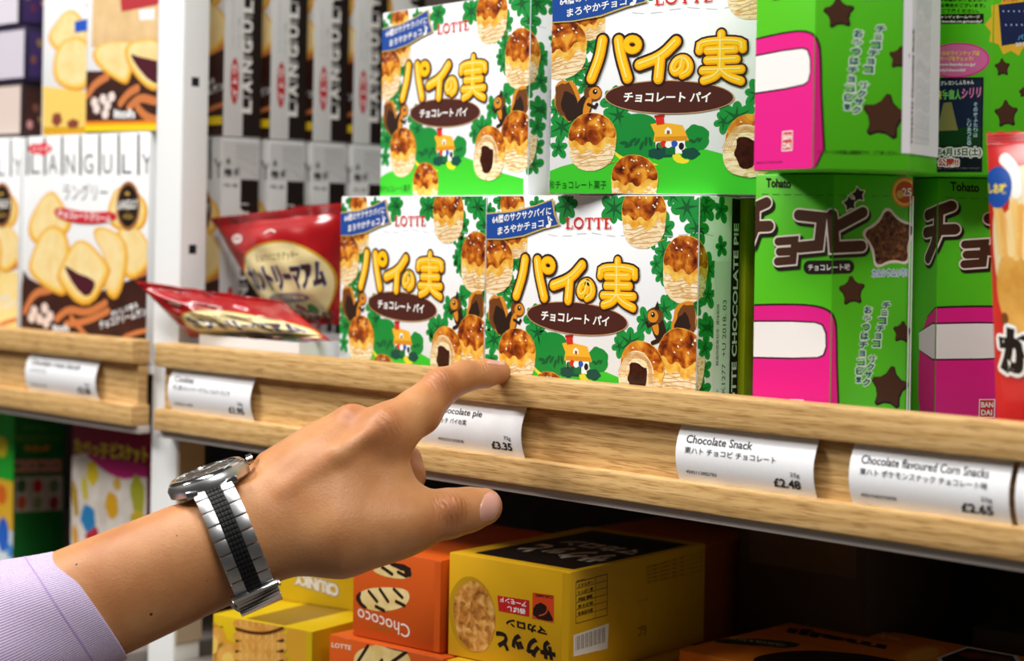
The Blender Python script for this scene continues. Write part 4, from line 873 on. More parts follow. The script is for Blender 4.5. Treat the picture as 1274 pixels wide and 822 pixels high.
tp.poly(3, P('#d8d0d0'), [(968, 276), (1075, 236), (1250, 268), (1290, 330), (1000, 330)]); tp.poly(4, P('#2a1010'), [(985, 277), (1078, 242), (1235, 270), (1270, 326), (1010, 326)]); tp.disc(5, P('#7a2c1a'), (1100, 268), 9, 7); tp.disc(5, P('#5a3a2a'), (1180, 278), 8, 6)
fr = Art(); fr.raw(1, P('#e87a1c'), [[(1, 1), (214, 1), (214, 60), (1, 60)]])
for k in range(6): fr.raw(2, P('#f0a030'), [ell(18+34*k, 40, 10, 12, .3, 20)])
lowbox('flat orange chocolate box with upside-down black lettering on its lid', FmP, 0, 215, 132, hM, ORD, fr, None, tp, cat='chocolate box', name='chocolate_carton', fold=False)
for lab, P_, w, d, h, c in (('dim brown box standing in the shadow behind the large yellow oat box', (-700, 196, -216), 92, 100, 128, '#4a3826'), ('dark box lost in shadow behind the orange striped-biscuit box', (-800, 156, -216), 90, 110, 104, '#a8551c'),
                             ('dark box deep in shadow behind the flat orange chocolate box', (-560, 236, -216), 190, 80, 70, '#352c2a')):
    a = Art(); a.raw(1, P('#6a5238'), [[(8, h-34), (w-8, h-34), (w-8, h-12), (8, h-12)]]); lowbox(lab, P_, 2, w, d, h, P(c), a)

# lower shelf of the left bay
XG = atY(17, 600, 48)[0]; YG = (C0+ray(80, 600)*((XG-C0[0])/ray(80, 600)[0]))[1]
Fg = BoxFrame((XG-120, 48, -216), 0, 120); GD = P('#0c6a24', .4); dG = YG-48
fr = Art(Fg.f); fr.poly(1, P('#22a82c'), [(-40, 500), (18, 500), (18, 600), (-40, 590)]); fr.poly(2, P('#d8c81c'), [(-6, 540), (10, 546), (8, 570), (-6, 566)], 1); fr.poly(1, P('#e8b52c'), [(-40, 585), (18, 600), (18, 660), (-40, 660)]); fr.disc(2, P('#e06a1c'), (2, 615), 8); fr.disc(2, P('#1f62c8'), (4, 665), 9, 14); fr.poly(1, P('#d8e4e8'), [(-40, 650), (18, 650), (18, 720), (-40, 720)]); fr.disc(3, P('#3a8ad8'), (12, 685), 4, 6)
rt = Art(lambda x, y: Fg.r(.26764*x, 500+.26764*y))
rt.text(2, P('#5a9a3c'), 'おやさい', (110, 105), (230, 108), (110, 130), .03); rt.text(2, P('#6f8a2c'), 'コロコロビスケット', (64, 150), (285, 150), (64, 185), .03); rt.text(2, P('#d8892c'), 'やさい味', (112, 200), (240, 200), (112, 232), .06)
rt.text(2, P('#c98a7a'), 'コロコロ', (70, 268), (285, 265), (70, 328), .1); rt.poly(1, P('#b8b2a0'), [(68, 350), (290, 342), (290, 500), (68, 512)])
for k in range(6): rt.disc(2, P(('#3a6a3a', '#b02a20', '#5a7a4a', '#b85a2c', '#7a8a5a', '#8a2430')[k]), (100+75*(k % 3), 390+78*(k//3)), 4.4, 5.6); rt.line(3, GD, [(68+74*(k % 3), 348), (68+74*(k % 3), 510)], .6, 0)
lowbox('dark green box with rows of little vegetables on its side, lower shelf at far left', Fg.P, 0, 120, dG, 145, GD, fr, rt, fold=False)
PKD = P('#8f1438', .4); Fp = BoxFrame((atY(89, 600, 50)[0], 50, -216), 0, 99); fr = Art(lambda x, y: Fp.f(.26764*x, 500+.26764*y))
fr.poly(1, noisy('pink_pack_field', [(.4, '#d9cfc4'), (.6, '#efe6dc')], 40), [(330, 250), (400, 235), (500, 300), (600, 350), (720, 350), (720, 760), (330, 760)]); fr.poly(2, P('#c41d78'), [(385, 232), (480, 260), (690, 290), (720, 345), (640, 350), (560, 360), (470, 310)], 1)
fr.text(3, P('#c9b62c'), 'たべっ子', (345, 165), (505, 195), (345, 235), .06); fr.text(3, P('#d8c832'), 'ビスケット', (515, 185), (688, 205), (515, 265), .06)
for c, rx, ry, m_ in (((430, 330), 8, 9, '#e6c81c'), ((520, 480), 8.5, 10, '#e0a81c'), ((640, 430), 9, 14, '#a8a82c'), ((395, 400), 4, 9, '#d8c81c'), ((640, 540), 9, 6, '#c9b02c'), ((410, 540), 10, 10, '#2a86c4'), ((430, 620), 9, 8, '#c42a3a'), ((350, 450), 4, 14, '#b8921c'), ((545, 380), 5, 5, '#d8b04a'), ((350, 620), 4, 8, '#e0a02c'), ((690, 640), 8, 8, '#d8c22c')):
    fr.disc(4, P(m_), c, rx, ry, .2, 24, .07)
lowbox('pink and white biscuit box with yellow biscuit shapes, lower shelf against the post', Fp.P, 0, 100, 40, 145, PKD, fr, fold=False)
# ---------------------------------------------------------------- the pointing arm: one implicit surface, polygonised
def H(px, py, D): return atD(px, py, D)
def seg(P_, a, b, r1, r2):
    ab = b-a; L2 = float(ab@ab); t = np.clip(((P_-a)@ab)/L2, 0, 1)
    return np.linalg.norm(P_-a-t[..., None]*ab, axis=-1)-(r1+(r2-r1)*t)
def smin(d1, d2, k):
    h = np.clip(.5+.5*(d2-d1)/k, 0, 1); return d2*(1-h)+d1*h-k*h*(1-h)
off = np.array([7.0, 15.5])
ARM = []
def chain(pts): return [(H(*p[:3]), H(*q[:3]), p[3], q[3]) for p, q in zip(pts[:-1], pts[1:])]
FORE = chain([(-60, 809, 921, 27.4), (282, 662, 951, 23.2), (332, 635, 957, 20)]) + chain([(-60, 841, 921, 27.4), (286, 690, 951, 23.2), (340, 663, 956, 21)])
PALM = chain([(332, 636, 957, 20), (410, 585, 961, 18), (484, 536, 964, 12.6)]) + chain([(332, 626, 963, 20), (438, 534, 979, 13.4)]) + chain([(330, 624, 970, 18), (398, 556, 991, 13.5)]) + chain([(330, 628, 976, 17), (368, 574, 1000, 12.5)]) \
     + chain([(340, 655, 954, 23), (425, 655, 955, 23.5), (492, 651, 957, 16)]) + chain([(390, 615, 962, 23), (478, 596, 965, 15)])
TEND = chain([(352, 612, 939.2, 2.6), (420, 566, 945, 2.7), (480, 527, 952, 3.3)]) + chain([(345, 600, 945, 2.3), (432, 524, 965, 3.5)]) 
INDEX = chain([(480, 538, 964, 13), (520, 512, 978, 12.4), (549, 481, 992, 9.9), (578, 468, 1001, 8.2), (603, 464.5, 1009, 7.5), (621, 463, 1014, 6.4)])
THUMB = chain([(485, 652, 957, 16.4), (520, 645, 961, 14.2), (558, 638.5, 966, 12.7), (582, 634, 970, 11.4), (602, 630, 973, 9.8)])
MIDF = chain([(440, 536, 979, 13), (502, 574, 1012, 9.6), (508, 592, 1008, 9.0), (500, 612, 1000, 8.4), (484, 622, 990, 7.6)])
RINGF = chain([(400, 556, 991, 12.5), (462, 590, 1026, 9.2), (470, 612, 1016, 8.6), (456, 632, 1000, 7.6)])
PINKF = chain([(370, 574, 1000, 11.5), (415, 602, 1030, 8.2), (424, 622, 1020, 7.6), (412, 638, 1006, 6.8)])
KNOB = [(H(549, 474, 985), 5.2), (H(436, 517, 968), 5.5), (H(478, 522, 956), 5), (H(562, 630, 956.5), 5.0), (H(508, 586, 1001), 4.5)]
# frames of the sleeve and of the watch; the skin gives way a little under the watch case
a0 = H(98, 756, 935); a1 = H(285, 676, 951); axd = (a1-a0)/np.linalg.norm(a1-a0); vd = ray(98, 756); vd /= np.linalg.norm(vd)
N2 = -(vd-axd*(vd@axd)); N2 /= np.linalg.norm(N2); N1 = np.cross(axd, N2); N1 = N1 if N1[2] > 0 else -N1
cW = H(291, 668, 951.8); vd = ray(291, 668); vd /= np.linalg.norm(vd)
A = axd; M2 = -(vd-A*(vd@A)); M2 /= np.linalg.norm(M2); M1 = np.cross(A, M2); M1 = M1 if M1[2] > 0 else -M1
OW = np.asarray(cW, float)
CN = M1*.97+M2*.17+A*.04; CN /= np.linalg.norm(CN); CA = A-CN*(A@CN); CA /= np.linalg.norm(CA); CB = np.cross(CN, CA)
cC = H(262, 602, 953)-CN*.4-OW
DENT = [(cC+OW-CA*15+CB*y+CN*4.4, cC+OW+CA*19+CB*y+CN*4.6) for y in (-12, 0, 12, 19)]
def field(P_):
    d = None
    for a_ in (FORE[:2], FORE[2:]):
        g = smin(seg(P_, *a_[0]), seg(P_, *a_[1]), 4); d = g if d is None else smin(d, g, 12)
    for s_ in PALM: d = smin(d, seg(P_, *s_), 13)
    for s_ in TEND: d = smin(d, seg(P_, *s_), 7)
    for grp, k in ((INDEX, 9), (THUMB, 12)):
        g = None
        for s_ in grp: v = seg(P_, *s_); g = v if g is None else smin(g, v, 3)
        d = smin(d, g, k)
    for grp in (MIDF, RINGF, PINKF):
        g = None
        for s_ in grp: v = seg(P_, *s_); g = v if g is None else smin(g, v, 3)
        d = smin(d, g, 2.2)
    for a_, b_ in DENT: d = -smin(-d, seg(P_, a_, b_, 8.0, 8.0), 3)
    for c_, r in KNOB: d = smin(d, np.linalg.norm(P_-c_, axis=-1)-r, 6)
    return d
def field_all(P_, chunk=200000):
    flat = P_.reshape(-1, 3); out = np.empty(len(flat))
    for i in range(0, len(flat), chunk): out[i:i+chunk] = field(flat[i:i+chunk])
    return out.reshape(P_.shape[:-1])
def surface_nets(lo, hi, h):
    n = [int((hi[i]-lo[i])/h)+2 for i in range(3)]
    # coarse pass first so that only cells near the skin are evaluated finely
    ax = [lo[i]+h*np.arange(n[i]) for i in range(3)]; G = np.full(n, 9.0); cs = 6
    for i in range(0, n[0], cs):
        for j in range(0, n[1], cs):
            kk = np.arange(0, n[2], cs); ctr = np.stack([np.full(len(kk), ax[0][min(i+cs//2, n[0]-1)]), np.full(len(kk), ax[1][min(j+cs//2, n[1]-1)]), ax[2][np.minimum(kk+cs//2, n[2]-1)]], -1)
            v = field(ctr)
            for k, val in zip(kk, v):
                if abs(val) < h*cs*1.9:
                    X, Y, Zz = np.meshgrid(ax[0][i:i+cs], ax[1][j:j+cs], ax[2][k:k+cs], indexing='ij'); G[i:i+cs, j:j+cs, k:k+cs] = field(np.stack([X, Y, Zz], -1))
                else: G[i:i+cs, j:j+cs, k:k+cs] = val
    S = G < 0; c8 = [S[a:n[0]-1+a, b:n[1]-1+b, c:n[2]-1+c] for a in (0, 1) for b in (0, 1) for c in (0, 1)]
    cnt = sum(x.astype(int) for x in c8); cells = np.argwhere((cnt > 0) & (cnt < 8)); idx = -np.ones([m-1 for m in n], int); idx[tuple(cells.T)] = np.arange(len(cells))
    acc = np.zeros((len(cells), 3)); num = np.zeros(len(cells)); co = [(a, b, c) for a in (0, 1) for b in (0, 1) for c in (0, 1)]
    for p in range(8):
        for q_ in range(p+1, 8):
            A, B = np.array(co[p]), np.array(co[q_])
            if abs(A-B).sum() != 1: continue
            va = G[tuple((cells+A).T)]; vb = G[tuple((cells+B).T)]; m = (va < 0) != (vb < 0); t = np.where(m, va/np.where(m, va-vb, 1), 0)
            acc[m] += (A+(B-A)*t[:, None])[m]; num[m] += 1
    V = np.array(lo)+h*(cells+acc/num[:, None]); F = []
    for ax_ in range(3):
        o1, o2 = [(1, 2), (2, 0), (0, 1)][ax_]; sl = [slice(0, n[0]-1), slice(0, n[1]-1), slice(0, n[2]-1)]; s2 = list(sl); s2[ax_] = slice(1, n[ax_])
        Sa = S[tuple(slice(0, n[i]) if i != ax_ else slice(0, n[i]-1) for i in range(3))]; Sb = S[tuple(slice(0, n[i]) if i != ax_ else slice(1, n[i]) for i in range(3))]
        for e in np.argwhere(Sa != Sb):
            if e[o1] < 1 or e[o2] < 1 or e[o1] > n[o1]-2 or e[o2] > n[o2]-2: continue
            q_ = []
            for d1, d2 in ((-1, -1), (0, -1), (0, 0), (-1, 0)):
                c = e.copy(); c[o1] += d1; c[o2] += d2; q_.append(idx[tuple(c)])
            F.append(q_ if Sa[tuple(e)] else q_[::-1])
    return V, F
_pts = np.array([p for s_ in FORE+PALM+INDEX+THUMB+MIDF+RINGF+PINKF for p in s_[:2]])
V, F = surface_nets(_pts.min(0)-32, _pts.max(0)+32, 2.0)
for _ in range(2):                                                   # settle the vertices onto the surface
    e = .4; d0 = field_all(V); g = np.stack([(field_all(V+np.eye(3)[i]*e)-d0)/e for i in range(3)], -1); V = V-g*d0[:, None]/np.maximum((g*g).sum(-1), .2)[:, None]

def skin_material(O):
    m, n, l, b = newmat('skin'); tc = n.new('ShaderNodeTexCoord'); L = lambda p: tuple((np.asarray(p)-O)*.001)
    nz = n.new('ShaderNodeTexNoise'); nz.inputs['Scale'].default_value = 32; nz.inputs['Detail'].default_value = 6; l.new(tc.outputs['Object'], nz.inputs['Vector'])
    cr = n.new('ShaderNodeValToRGB'); cr.color_ramp.elements[0].position = .3; cr.color_ramp.elements[0].color = lin('#b8794a'); cr.color_ramp.elements[1].position = .72; cr.color_ramp.elements[1].color = lin('#d49a67')
    l.new(nz.outputs[0], cr.inputs[0]); col = cr.outputs[0]
    def spot(p, r0, r1, hexc, fac):
        nonlocal col
        d = n.new('ShaderNodeVectorMath'); d.operation = 'DISTANCE'; d.inputs[1].default_value = L(p); l.new(tc.outputs['Object'], d.inputs[0])
        mr = n.new('ShaderNodeMapRange'); mr.inputs[1].default_value = r0*.001; mr.inputs[2].default_value = r1*.001; mr.inputs[3].default_value = fac; mr.inputs[4].default_value = 0; l.new(d.outputs['Value'], mr.inputs[0])
        mx = n.new('ShaderNodeMixRGB'); mx.inputs[2].default_value = lin(hexc); l.new(mr.outputs[0], mx.inputs[0]); l.new(col, mx.inputs[1]); col = mx.outputs[0]; return mr.outputs[0]
    for p, c in ((H(549, 474, 982), '#c0694c'), (H(484, 522, 951), '#c4754f'), (H(437, 512, 966), '#c4754f'), (H(560, 632, 953), '#bd6a4a'), (H(621, 460, 1008), '#cf8066'), (H(510, 592, 1000), '#b8684a')): spot(p, 3, 14, c, .28)
    for p, r in ((surf(95, 702), .75), (surf(188, 764), 1.0), (surf(220, 666), .45), (surf(258, 722), .4)): spot(p, r*.55, r, '#24140d', 1)
    b.inputs['Roughness'].default_value = .44; b.inputs['Specular IOR Level'].default_value = .42
    b.inputs['Subsurface Weight'].default_value = .06; b.inputs['Subsurface Radius'].default_value = (.004, .0016, .0008); b.inputs['Subsurface Scale'].default_value = .6
    l.new(col, b.inputs['Base Color'])
    # pores, fine creases and the folds over the knuckles
    n2 = n.new('ShaderNodeTexNoise'); n2.inputs['Scale'].default_value = 520; n2.inputs['Detail'].default_value = 3; l.new(tc.outputs['Object'], n2.inputs['Vector'])
    vo = n.new('ShaderNodeTexVoronoi'); vo.inputs['Scale'].default_value = 620; vo.feature = 'DISTANCE_TO_EDGE'; l.new(tc.outputs['Object'], vo.inputs['Vector'])
    hsum = n.new('ShaderNodeMath'); hsum.operation = 'MULTIPLY_ADD'; hsum.inputs[1].default_value = .8; l.new(vo.outputs[0], hsum.inputs[0]); l.new(n2.outputs[0], hsum.inputs[2]); hgt = hsum.outputs[0]
    for p, q_, r, per, amp in ((H(548, 476, 983), H(562, 470, 987), 9, 2.3, 1.6), (H(560, 632, 953), H(580, 628, 957), 12, 2.6, 2.2), (H(598, 459, 1002), H(610, 458, 1005), 6, 1.9, 1.0), (H(484, 524, 951), H(500, 512, 956), 9, 3.0, .7)):
        ax = np.asarray(q_)-np.asarray(p); ax /= np.linalg.norm(ax)
        d = n.new('ShaderNodeVectorMath'); d.operation = 'DISTANCE'; d.inputs[1].default_value = L(p); l.new(tc.outputs['Object'], d.inputs[0])
        mr = n.new('ShaderNodeMapRange'); mr.inputs[1].default_value = r*.0005; mr.inputs[2].default_value = r*.001; mr.inputs[3].default_value = amp; mr.inputs[4].default_value = 0; l.new(d.outputs['Value'], mr.inputs[0])
        dt = n.new('ShaderNodeVectorMath'); dt.operation = 'DOT_PRODUCT'; dt.inputs[1].default_value = tuple(ax); l.new(tc.outputs['Object'], dt.inputs[0])
        wob = n.new('ShaderNodeMath'); wob.operation = 'MULTIPLY_ADD'; wob.inputs[1].default_value = 2*PI/(per*.001); l.new(dt.outputs['Value'], wob.inputs[0])
        w3 = n.new('ShaderNodeTexNoise'); w3.inputs['Scale'].default_value = 150; l.new(tc.outputs['Object'], w3.inputs['Vector']); w4 = n.new('ShaderNodeMath'); w4.operation = 'MULTIPLY'; w4.inputs[1].default_value = 9; l.new(w3.outputs[0], w4.inputs[0]); l.new(w4.outputs[0], wob.inputs[2])
        sn = n.new('ShaderNodeMath'); sn.operation = 'SINE'; l.new(wob.outputs[0], sn.inputs[0]); ml = n.new('ShaderNodeMath'); ml.operation = 'MULTIPLY'; l.new(sn.outputs[0], ml.inputs[0]); l.new(mr.outputs[0], ml.inputs[1])
        ad = n.new('ShaderNodeMath'); ad.operation = 'ADD'; l.new(hgt, ad.inputs[0]); l.new(ml.outputs[0], ad.inputs[1]); hgt = ad.outputs[0]
    bp = n.new('ShaderNodeBump'); bp.inputs['Strength'].default_value = .26; bp.inputs['Distance'].default_value = .0005; l.new(hgt, bp.inputs['Height']); l.new(bp.outputs[0], b.inputs['Normal'])
    return m
def surf(px, py, lift=0.0):
    """the point of the skin that lies under one pixel of the photograph"""
    r = ray(px, py); D = 880.0; k = np.linalg.norm(r)
    best = (1e9, D)
    for _ in range(70):
        d = float(field((C0+r*D)[None])[0]); best = min(best, (d, D))
        if abs(d) < .03 or D > 1040: break
        D += max(d*.85, .2)/k if d > 0 else d*.85/k
    p = C0+r*(best[1] if best[0] > .05 else D); d = float(field(p[None])[0])
    if d > .05:                                                       # a line of sight that only grazes the skin
        g = np.array([float(field((p+np.eye(3)[i]*.3)[None])[0])-d for i in range(3)])/.3; p = p-g/np.linalg.norm(g)*d
    return p-r*(lift/k)
OARM = np.asarray(H(285, 676, 957), float)
person = thing('person', 'person reaching in from the left, lilac striped sleeve, index finger pointing at a pie box', 'person', OARM)
SKIN = skin_material(OARM)
mb = MB(); mb.add([tuple(v-OARM) for v in V], F, SKIN); arm = mb.build('arm', person, smooth=True)
NAIL = noisy('nail', [(.3, '#d89a88'), (.7, '#e6b2a2')], 60, rough=.28, spec=.5)
def nail(cols, lift, lab):
    """a nail plate laid on the skin: columns of pixel points across the nail"""
    m = MB(); vs = []; R_ = len(cols[0])
    for i, col in enumerate(cols):
        for j, (x, y) in enumerate(col):
            e = min(i, len(cols)-1-i, j, R_-1-j); vs.append(tuple(surf(x, y, lift*min(1, e*.7)-.05)-OARM))
    m.add(vs, [[i*R_+j, i*R_+j+1, (i+1)*R_+j+1, (i+1)*R_+j] for i in range(len(cols)-1) for j in range(R_-1)], NAIL)
    o = m.build('fingernail', arm, smooth=True, label=lab)
    return o
def lerp2(a, b, t): return (a[0]+(b[0]-a[0])*t, a[1]+(b[1]-a[1])*t)
def nail_grid(base_, tip, n=14, m=10): return [[lerp2(base_[k], tip[k], i/n) if False else lerp2(lerp2(base_[0], base_[1], j/m), lerp2(tip[0], tip[1], j/m), i/n) for j in range(m+1)] for i in range(n+1)]
def bowed(c, ux, uy, n=14, m=12):
    """rounded nail outline: centre, half-length vector, half-width vector (pixels)"""
    out = []
    for i in range(n+1):
        s_ = -1+2*i/n; row = []
        for j in range(m+1):
            t_ = -1+2*j/m; k = s_*(1-.22*t_*t_) if s_ > 0 else s_*(1-.30*t_*t_); w = 1-.16*max(0, s_)**3-.12*max(0, -s_)**3
            row.append((c[0]+ux[0]*k+uy[0]*t_*w, c[1]+ux[1]*k+uy[1]*t_*w))
        out.append(row)
    return out
nail(bowed((609.5, 629.5), (12.5, -2), (-3, 18.5)), .55, 'pink thumb nail')
nail(bowed((617, 451.2), (11.5, 1.5), (.6, -2.6)), .35, 'index finger nail')
# sleeve: a lilac striped tube round the forearm
m_, n, l, b = newmat('striped_shirt'); uv = n.new('ShaderNodeUVMap'); sp = n.new('ShaderNodeSeparateXYZ'); l.new(uv.outputs[0], sp.inputs[0])
w_ = n.new('ShaderNodeMath'); w_.operation = 'MULTIPLY'; w_.inputs[1].default_value = 2*PI*190; l.new(sp.outputs[0], w_.inputs[0]); s1 = n.new('ShaderNodeMath'); s1.operation = 'SINE'; l.new(w_.outputs[0], s1.inputs[0])
cr = n.new('ShaderNodeValToRGB'); cr.color_ramp.elements[0].position = .25; cr.color_ramp.elements[0].color = lin('#7d4fa2'); cr.color_ramp.elements[1].position = .62; cr.color_ramp.elements[1].color = lin('#efe4f6')
mr = n.new('ShaderNodeMapRange'); mr.inputs[1].default_value = -1; l.new(s1.outputs[0], mr.inputs[0]); l.new(mr.outputs[0], cr.inputs[0]); l.new(cr.outputs[0], b.inputs['Base Color']); b.inputs['Roughness'].default_value = .8
b.inputs['Sheen Weight'].default_value = .2
SHIRT = m_
ns, na = 40, 96; vs = []; uvs = []
def sleeve_pt(s_, th, inner):
    # s_: distance back from the cuff; th = 90 deg up, 0 toward the viewer
    k = min(1, s_/60); rr = 32.2+9*k+.05*max(0, s_-60); q_ = .9
    rr += (1.1*math.sin(th*3+s_*.05)+.8*math.sin(th*5-s_*.09+1))*min(1, s_/25)-inner
    up = 5*k*max(0, math.sin(th)); p = a0-axd*(s_-6-3.5*math.cos(th)*(1-.6*k)+7*math.sin(th))
    return p+N1*(rr*math.sin(th)+up-1.0)+N2*(rr*q_*math.cos(th))
rows = [(0, 1.6)]+[(0, .8), (.0, .1)]+[(s_, 0) for s_ in np.linspace(.6, 265, ns)]
inn = [(s_, 1.6) for s_ in np.linspace(60, .4, 8)]
allr = inn+rows
for s_, i_ in allr:
    for k in range(na): vs.append(tuple(sleeve_pt(float(s_), 2*PI*k/na, i_)-OARM))
fs = [[r*na+k, r*na+(k+1) % na, (r+1)*na+(k+1) % na, (r+1)*na+k] for r in range(len(allr)-1) for k in range(na)]
fs.append([ (len(allr)-1)*na+k for k in range(na)])
mb = MB(); mb.add(vs, fs, SHIRT); sl = mb.build('sleeve', person, smooth=True); ul = sl.data.uv_layers.new(name='UVMap')
for p in sl.data.polygons:
    for li in p.loop_indices:
        vi = sl.data.loops[li].vertex_index; k = vi % na; r = vi//na
        kk = k if not (k == 0 and any(sl.data.loops[x].vertex_index % na == na-1 for x in p.loop_indices)) else na
        ul.data[li].uv = (kk/na, r/len(allr))
bm_ = bmesh.new(); bm_.from_mesh(sl.data); bmesh.ops.recalc_face_normals(bm_, faces=bm_.faces[:]); bm_.to_mesh(sl.data); bm_.free()
m = MB(); vs = []
for s_ in (14.0, 14.7):                                             # cuff stitching seam
    for k in range(na): vs.append(tuple(sleeve_pt(s_, 2*PI*k/na, -.25)-OARM))
m.add(vs, [[k, (k+1) % na, na+(k+1) % na, na+k] for k in range(na)], P('#b596cc', .8)); m.build('cuff_seam', sl)

# ---------------------------------------------------------------- wristwatch
STEEL = noisy('brushed_steel', [(.3, '#b9bbbd'), (.7, '#d2d3d4')], 400, stretch=(1, 1, 30), rough=.34); STEEL.node_tree.nodes['Principled BSDF'].inputs['Metallic'].default_value = 1
POL = P('#d8d9da', .1, .5, 1); RUB = P('#131417', .55); DIAL = P('#1b1d20', .3)
R1, R2 = 33.9, 29.6
def wp(th, s_, lift): # angle round the wrist, distance along the arm, height off the band's inner face
    fk = 1.6*max(0, -math.cos(th)); e = np.array([(R1+fk*.5)*math.sin(th), (R2+fk)*math.cos(th)]); nn = np.array([math.sin(th)/R1, math.cos(th)/R2]); nn /= np.linalg.norm(nn); q_ = e+nn*lift
    return cW+A*(s_-9*max(0, -math.cos(th))-3*max(0, math.sin(th))**4)+M1*q_[0]+M2*q_[1]-OW
watch = thing('wristwatch', 'steel wristwatch with a black-centred link bracelet on the pointing wrist', 'watch', OW)
def block(mb, t0, t1, s0, s1, l0, l1, mat, bev=.5):
    c = [wp(t0, s0, l0), wp(t1, s0, l0), wp(t1, s1, l0), wp(t0, s1, l0), wp(t0, s0, l1), wp(t1, s0, l1), wp(t1, s1, l1), wp(t0, s1, l1)]
    b = bmesh.new(); q_ = [b.verts.new(tuple(x)) for x in c]
    for f in ((3, 2, 1, 0), (4, 5, 6, 7), (0, 1, 5, 4), (1, 2, 6, 5), (2, 3, 7, 6), (3, 0, 4, 7)): b.faces.new([q_[i] for i in f])
    bmesh.ops.recalc_face_normals(b, faces=b.faces[:])
    if bev: bmesh.ops.bevel(b, geom=b.edges[:], offset=bev, segments=2, affect='EDGES', profile=.6)
    mb.bm(b, mat)
def arc(th): return math.hypot(R1*math.cos(th), R2*math.sin(th))
th = math.radians(66); links = []
while th > math.radians(-246):
    dt = 7.2/arc(th); links.append((th, th-dt)); th -= dt
for t0, t1 in links:
    tm = math.degrees((t0+t1)/2)
    if -92 < tm < -47: continue
    mb = MB(); g = (t1-t0)*.035
    block(mb, t0+g, t1-g, -10.4, -3.9, .3, 3.3, STEEL, .55); block(mb, t0+g, t1-g, 3.9, 10.4, .3, 3.3, STEEL, .55); mb.build('bracelet_link', watch, smooth=True, auto=40, label='brushed steel link')
mb = MB()
for t0, t1 in links:
    tm = math.degrees((t0+t1)/2)
    if -92 < tm < -47: continue
    block(mb, t0, t1, -3.9, 3.9, .2, 2.3, RUB, 0)
    for i in range(3):
        for j in range(4):
            a_, b_ = t0+(t1-t0)*(i+.1)/3, t0+(t1-t0)*(i+.9)/3; s0 = -3.7+1.85*j; block(mb, a_, b_, s0+.12, s0+1.73, 2.2, 3.1, RUB, .2)
mb.build('rubber_centre', watch, smooth=True, auto=40, label='black knobbly rubber centre strip')
mb = MB(); r_ = math.radians
for k in range(6): block(mb, r_(-51-6.4*k), r_(-51-6.4*(k+1)), -11.2, 11.2, 1.0, 5.2, POL, .25)
clasp = mb.build('clasp', watch, smooth=True, auto=40, label='polished folding clasp')
mb = MB(); block(mb, r_(-47.5), r_(-53), -12.3, 12.3, 2.2, 5.8, POL, .9); block(mb, r_(-48.5), r_(-52), -12.8, -11.9, 1.2, 6.4, POL, .3); block(mb, r_(-48.5), r_(-52), 11.9, 12.8, 1.2, 6.4, POL, .3); mb.build('clasp_bar', clasp, smooth=True, auto=40)
mb = MB(); block(mb, r_(-88), r_(-104), -9.5, 9.5, .6, 3.4, POL, .6); mb.build('clasp_fold', clasp, smooth=True, auto=40)
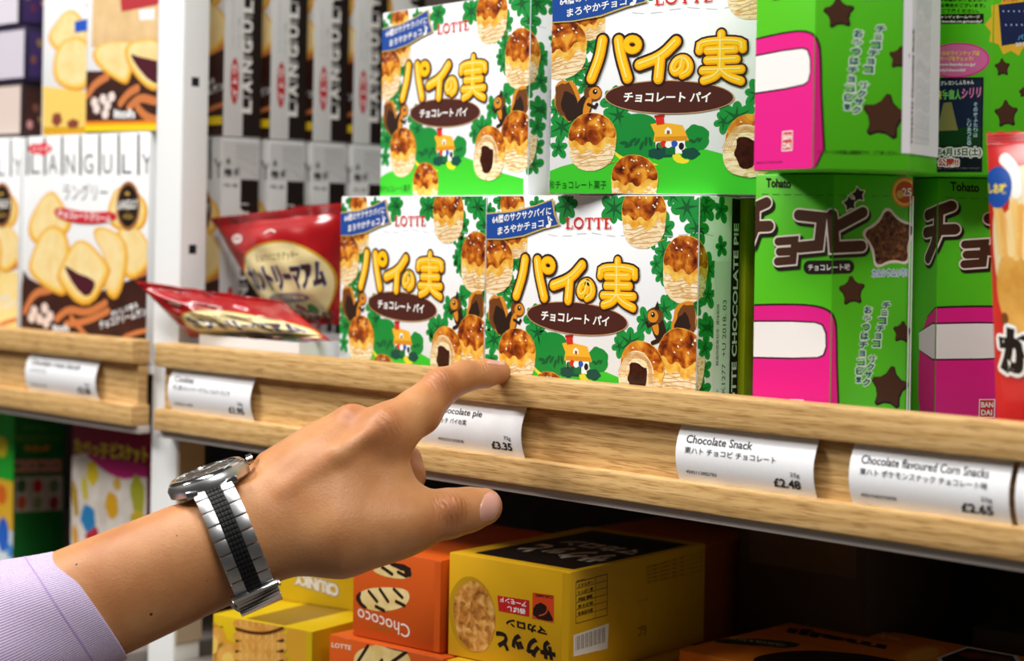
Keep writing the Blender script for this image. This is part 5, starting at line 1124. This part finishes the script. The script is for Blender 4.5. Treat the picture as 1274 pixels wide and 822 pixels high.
# case
def lathe(mb, prof, mat, n=64):
    vs = []; 
    for r, z in prof: vs += [tuple(cC+CA*(r*math.cos(2*PI*k/n))+CB*(r*math.sin(2*PI*k/n))+CN*z) for k in range(n)]
    fs = [[i*n+k, i*n+(k+1) % n, (i+1)*n+(k+1) % n, (i+1)*n+k] for i in range(len(prof)-1) for k in range(n)]
    b = bmesh.new(); q_ = [b.verts.new(v) for v in vs]
    for f in fs: b.faces.new([q_[i] for i in f])
    if prof[0][0] > .01: b.faces.new(q_[:n][::-1])
    b.faces.new(q_[-n:]); bmesh.ops.recalc_face_normals(b, faces=b.faces[:]); mb.bm(b, mat)
mb = MB(); lathe(mb, [(13, -1.6), (18.5, -1.2), (21.4, .4), (21.8, 4.2), (20.4, 6.4), (17, 6.5)], STEEL)
for sa in (-1, 1):                                                 # lugs reaching down to the bracelet on each side
    for sb in (-1, 1):
        x0, x1 = sa*7.5, sa*13.5; y = sb
        c8 = [cC+CA*x0+CB*y*12-CN*1.5, cC+CA*x1+CB*y*12-CN*1.5, cC+CA*x1+CB*y*21.5-CN*.5, cC+CA*x0+CB*y*21.5-CN*.5, cC+CA*x0+CB*y*12+CN*4.6, cC+CA*x1+CB*y*12+CN*4.6, cC+CA*x1+CB*y*22+CN*2.5, cC+CA*x0+CB*y*22+CN*2.5]
        b = bmesh.new(); q_ = [b.verts.new(tuple(x)) for x in c8]
        for f in ((3, 2, 1, 0), (4, 5, 6, 7), (0, 1, 5, 4), (1, 2, 6, 5), (2, 3, 7, 6), (3, 0, 4, 7)): b.faces.new([q_[i] for i in f])
        bmesh.ops.recalc_face_normals(b, faces=b.faces[:]); bmesh.ops.bevel(b, geom=b.edges[:], offset=.8, segments=2, affect='EDGES', profile=.6); mb.bm(b, POL)
case = mb.build('watch_case', watch, smooth=True, auto=40)
mb = MB(); lathe(mb, [(19.8, 6.3), (19.9, 7.0), (18.6, 8.2), (16.6, 8.5), (16.2, 7.8)], POL); mb.build('bezel', case, smooth=True, auto=35, label='polished bezel')
mb = MB(); lathe(mb, [(16.4, 7.4), (16.3, 7.9), (0.02, 8.2)], DIAL); mb.build('dial', case, smooth=True, auto=35, label='dark dial')
mb = MB()
vs = []
for k in range(20): t = 2*PI*k/20; r = 2.3+.3*(k % 2); vs += [tuple(cC+CA*21.3+CB*(r*math.cos(t))+CN*(5.6+r*math.sin(t))), tuple(cC+CA*24.6+CB*(r*math.cos(t))+CN*(5.6+r*math.sin(t)))]
mb.add(vs, [[2*k, (2*k+2) % 40, (2*k+3) % 40, 2*k+1] for k in range(20)]+[[2*k+1 for k in range(20)][::-1]], POL); mb.build('crown', case, label='fluted crown')
mb = MB(); MK = P('#e8e8e6', .2, .5, .8)
for k in range(12):
    t = 2*PI*k/12; d_ = CA*math.cos(t)+CB*math.sin(t); e_ = np.cross(CN, d_); c8 = [cC+d_*a_+e_*b_+CN*z_ for z_ in (8.0, 8.5) for a_, b_ in ((11.5, -.6), (14.6, -.6), (14.6, .6), (11.5, .6))]; mb.hexbox(c8, MK)
for t, r, w in ((.6, 8.5, .8), (2.4, 12.5, .55)):
    d_ = CA*math.cos(t)+CB*math.sin(t); e_ = np.cross(CN, d_); mb.hexbox([cC+d_*a_+e_*b_+CN*z_ for z_ in (8.45, 8.8) for a_, b_ in ((-2, -w), (r, -w*.5), (r, w*.5), (-2, w))], MK)
mb.build('hands_and_markers', case)
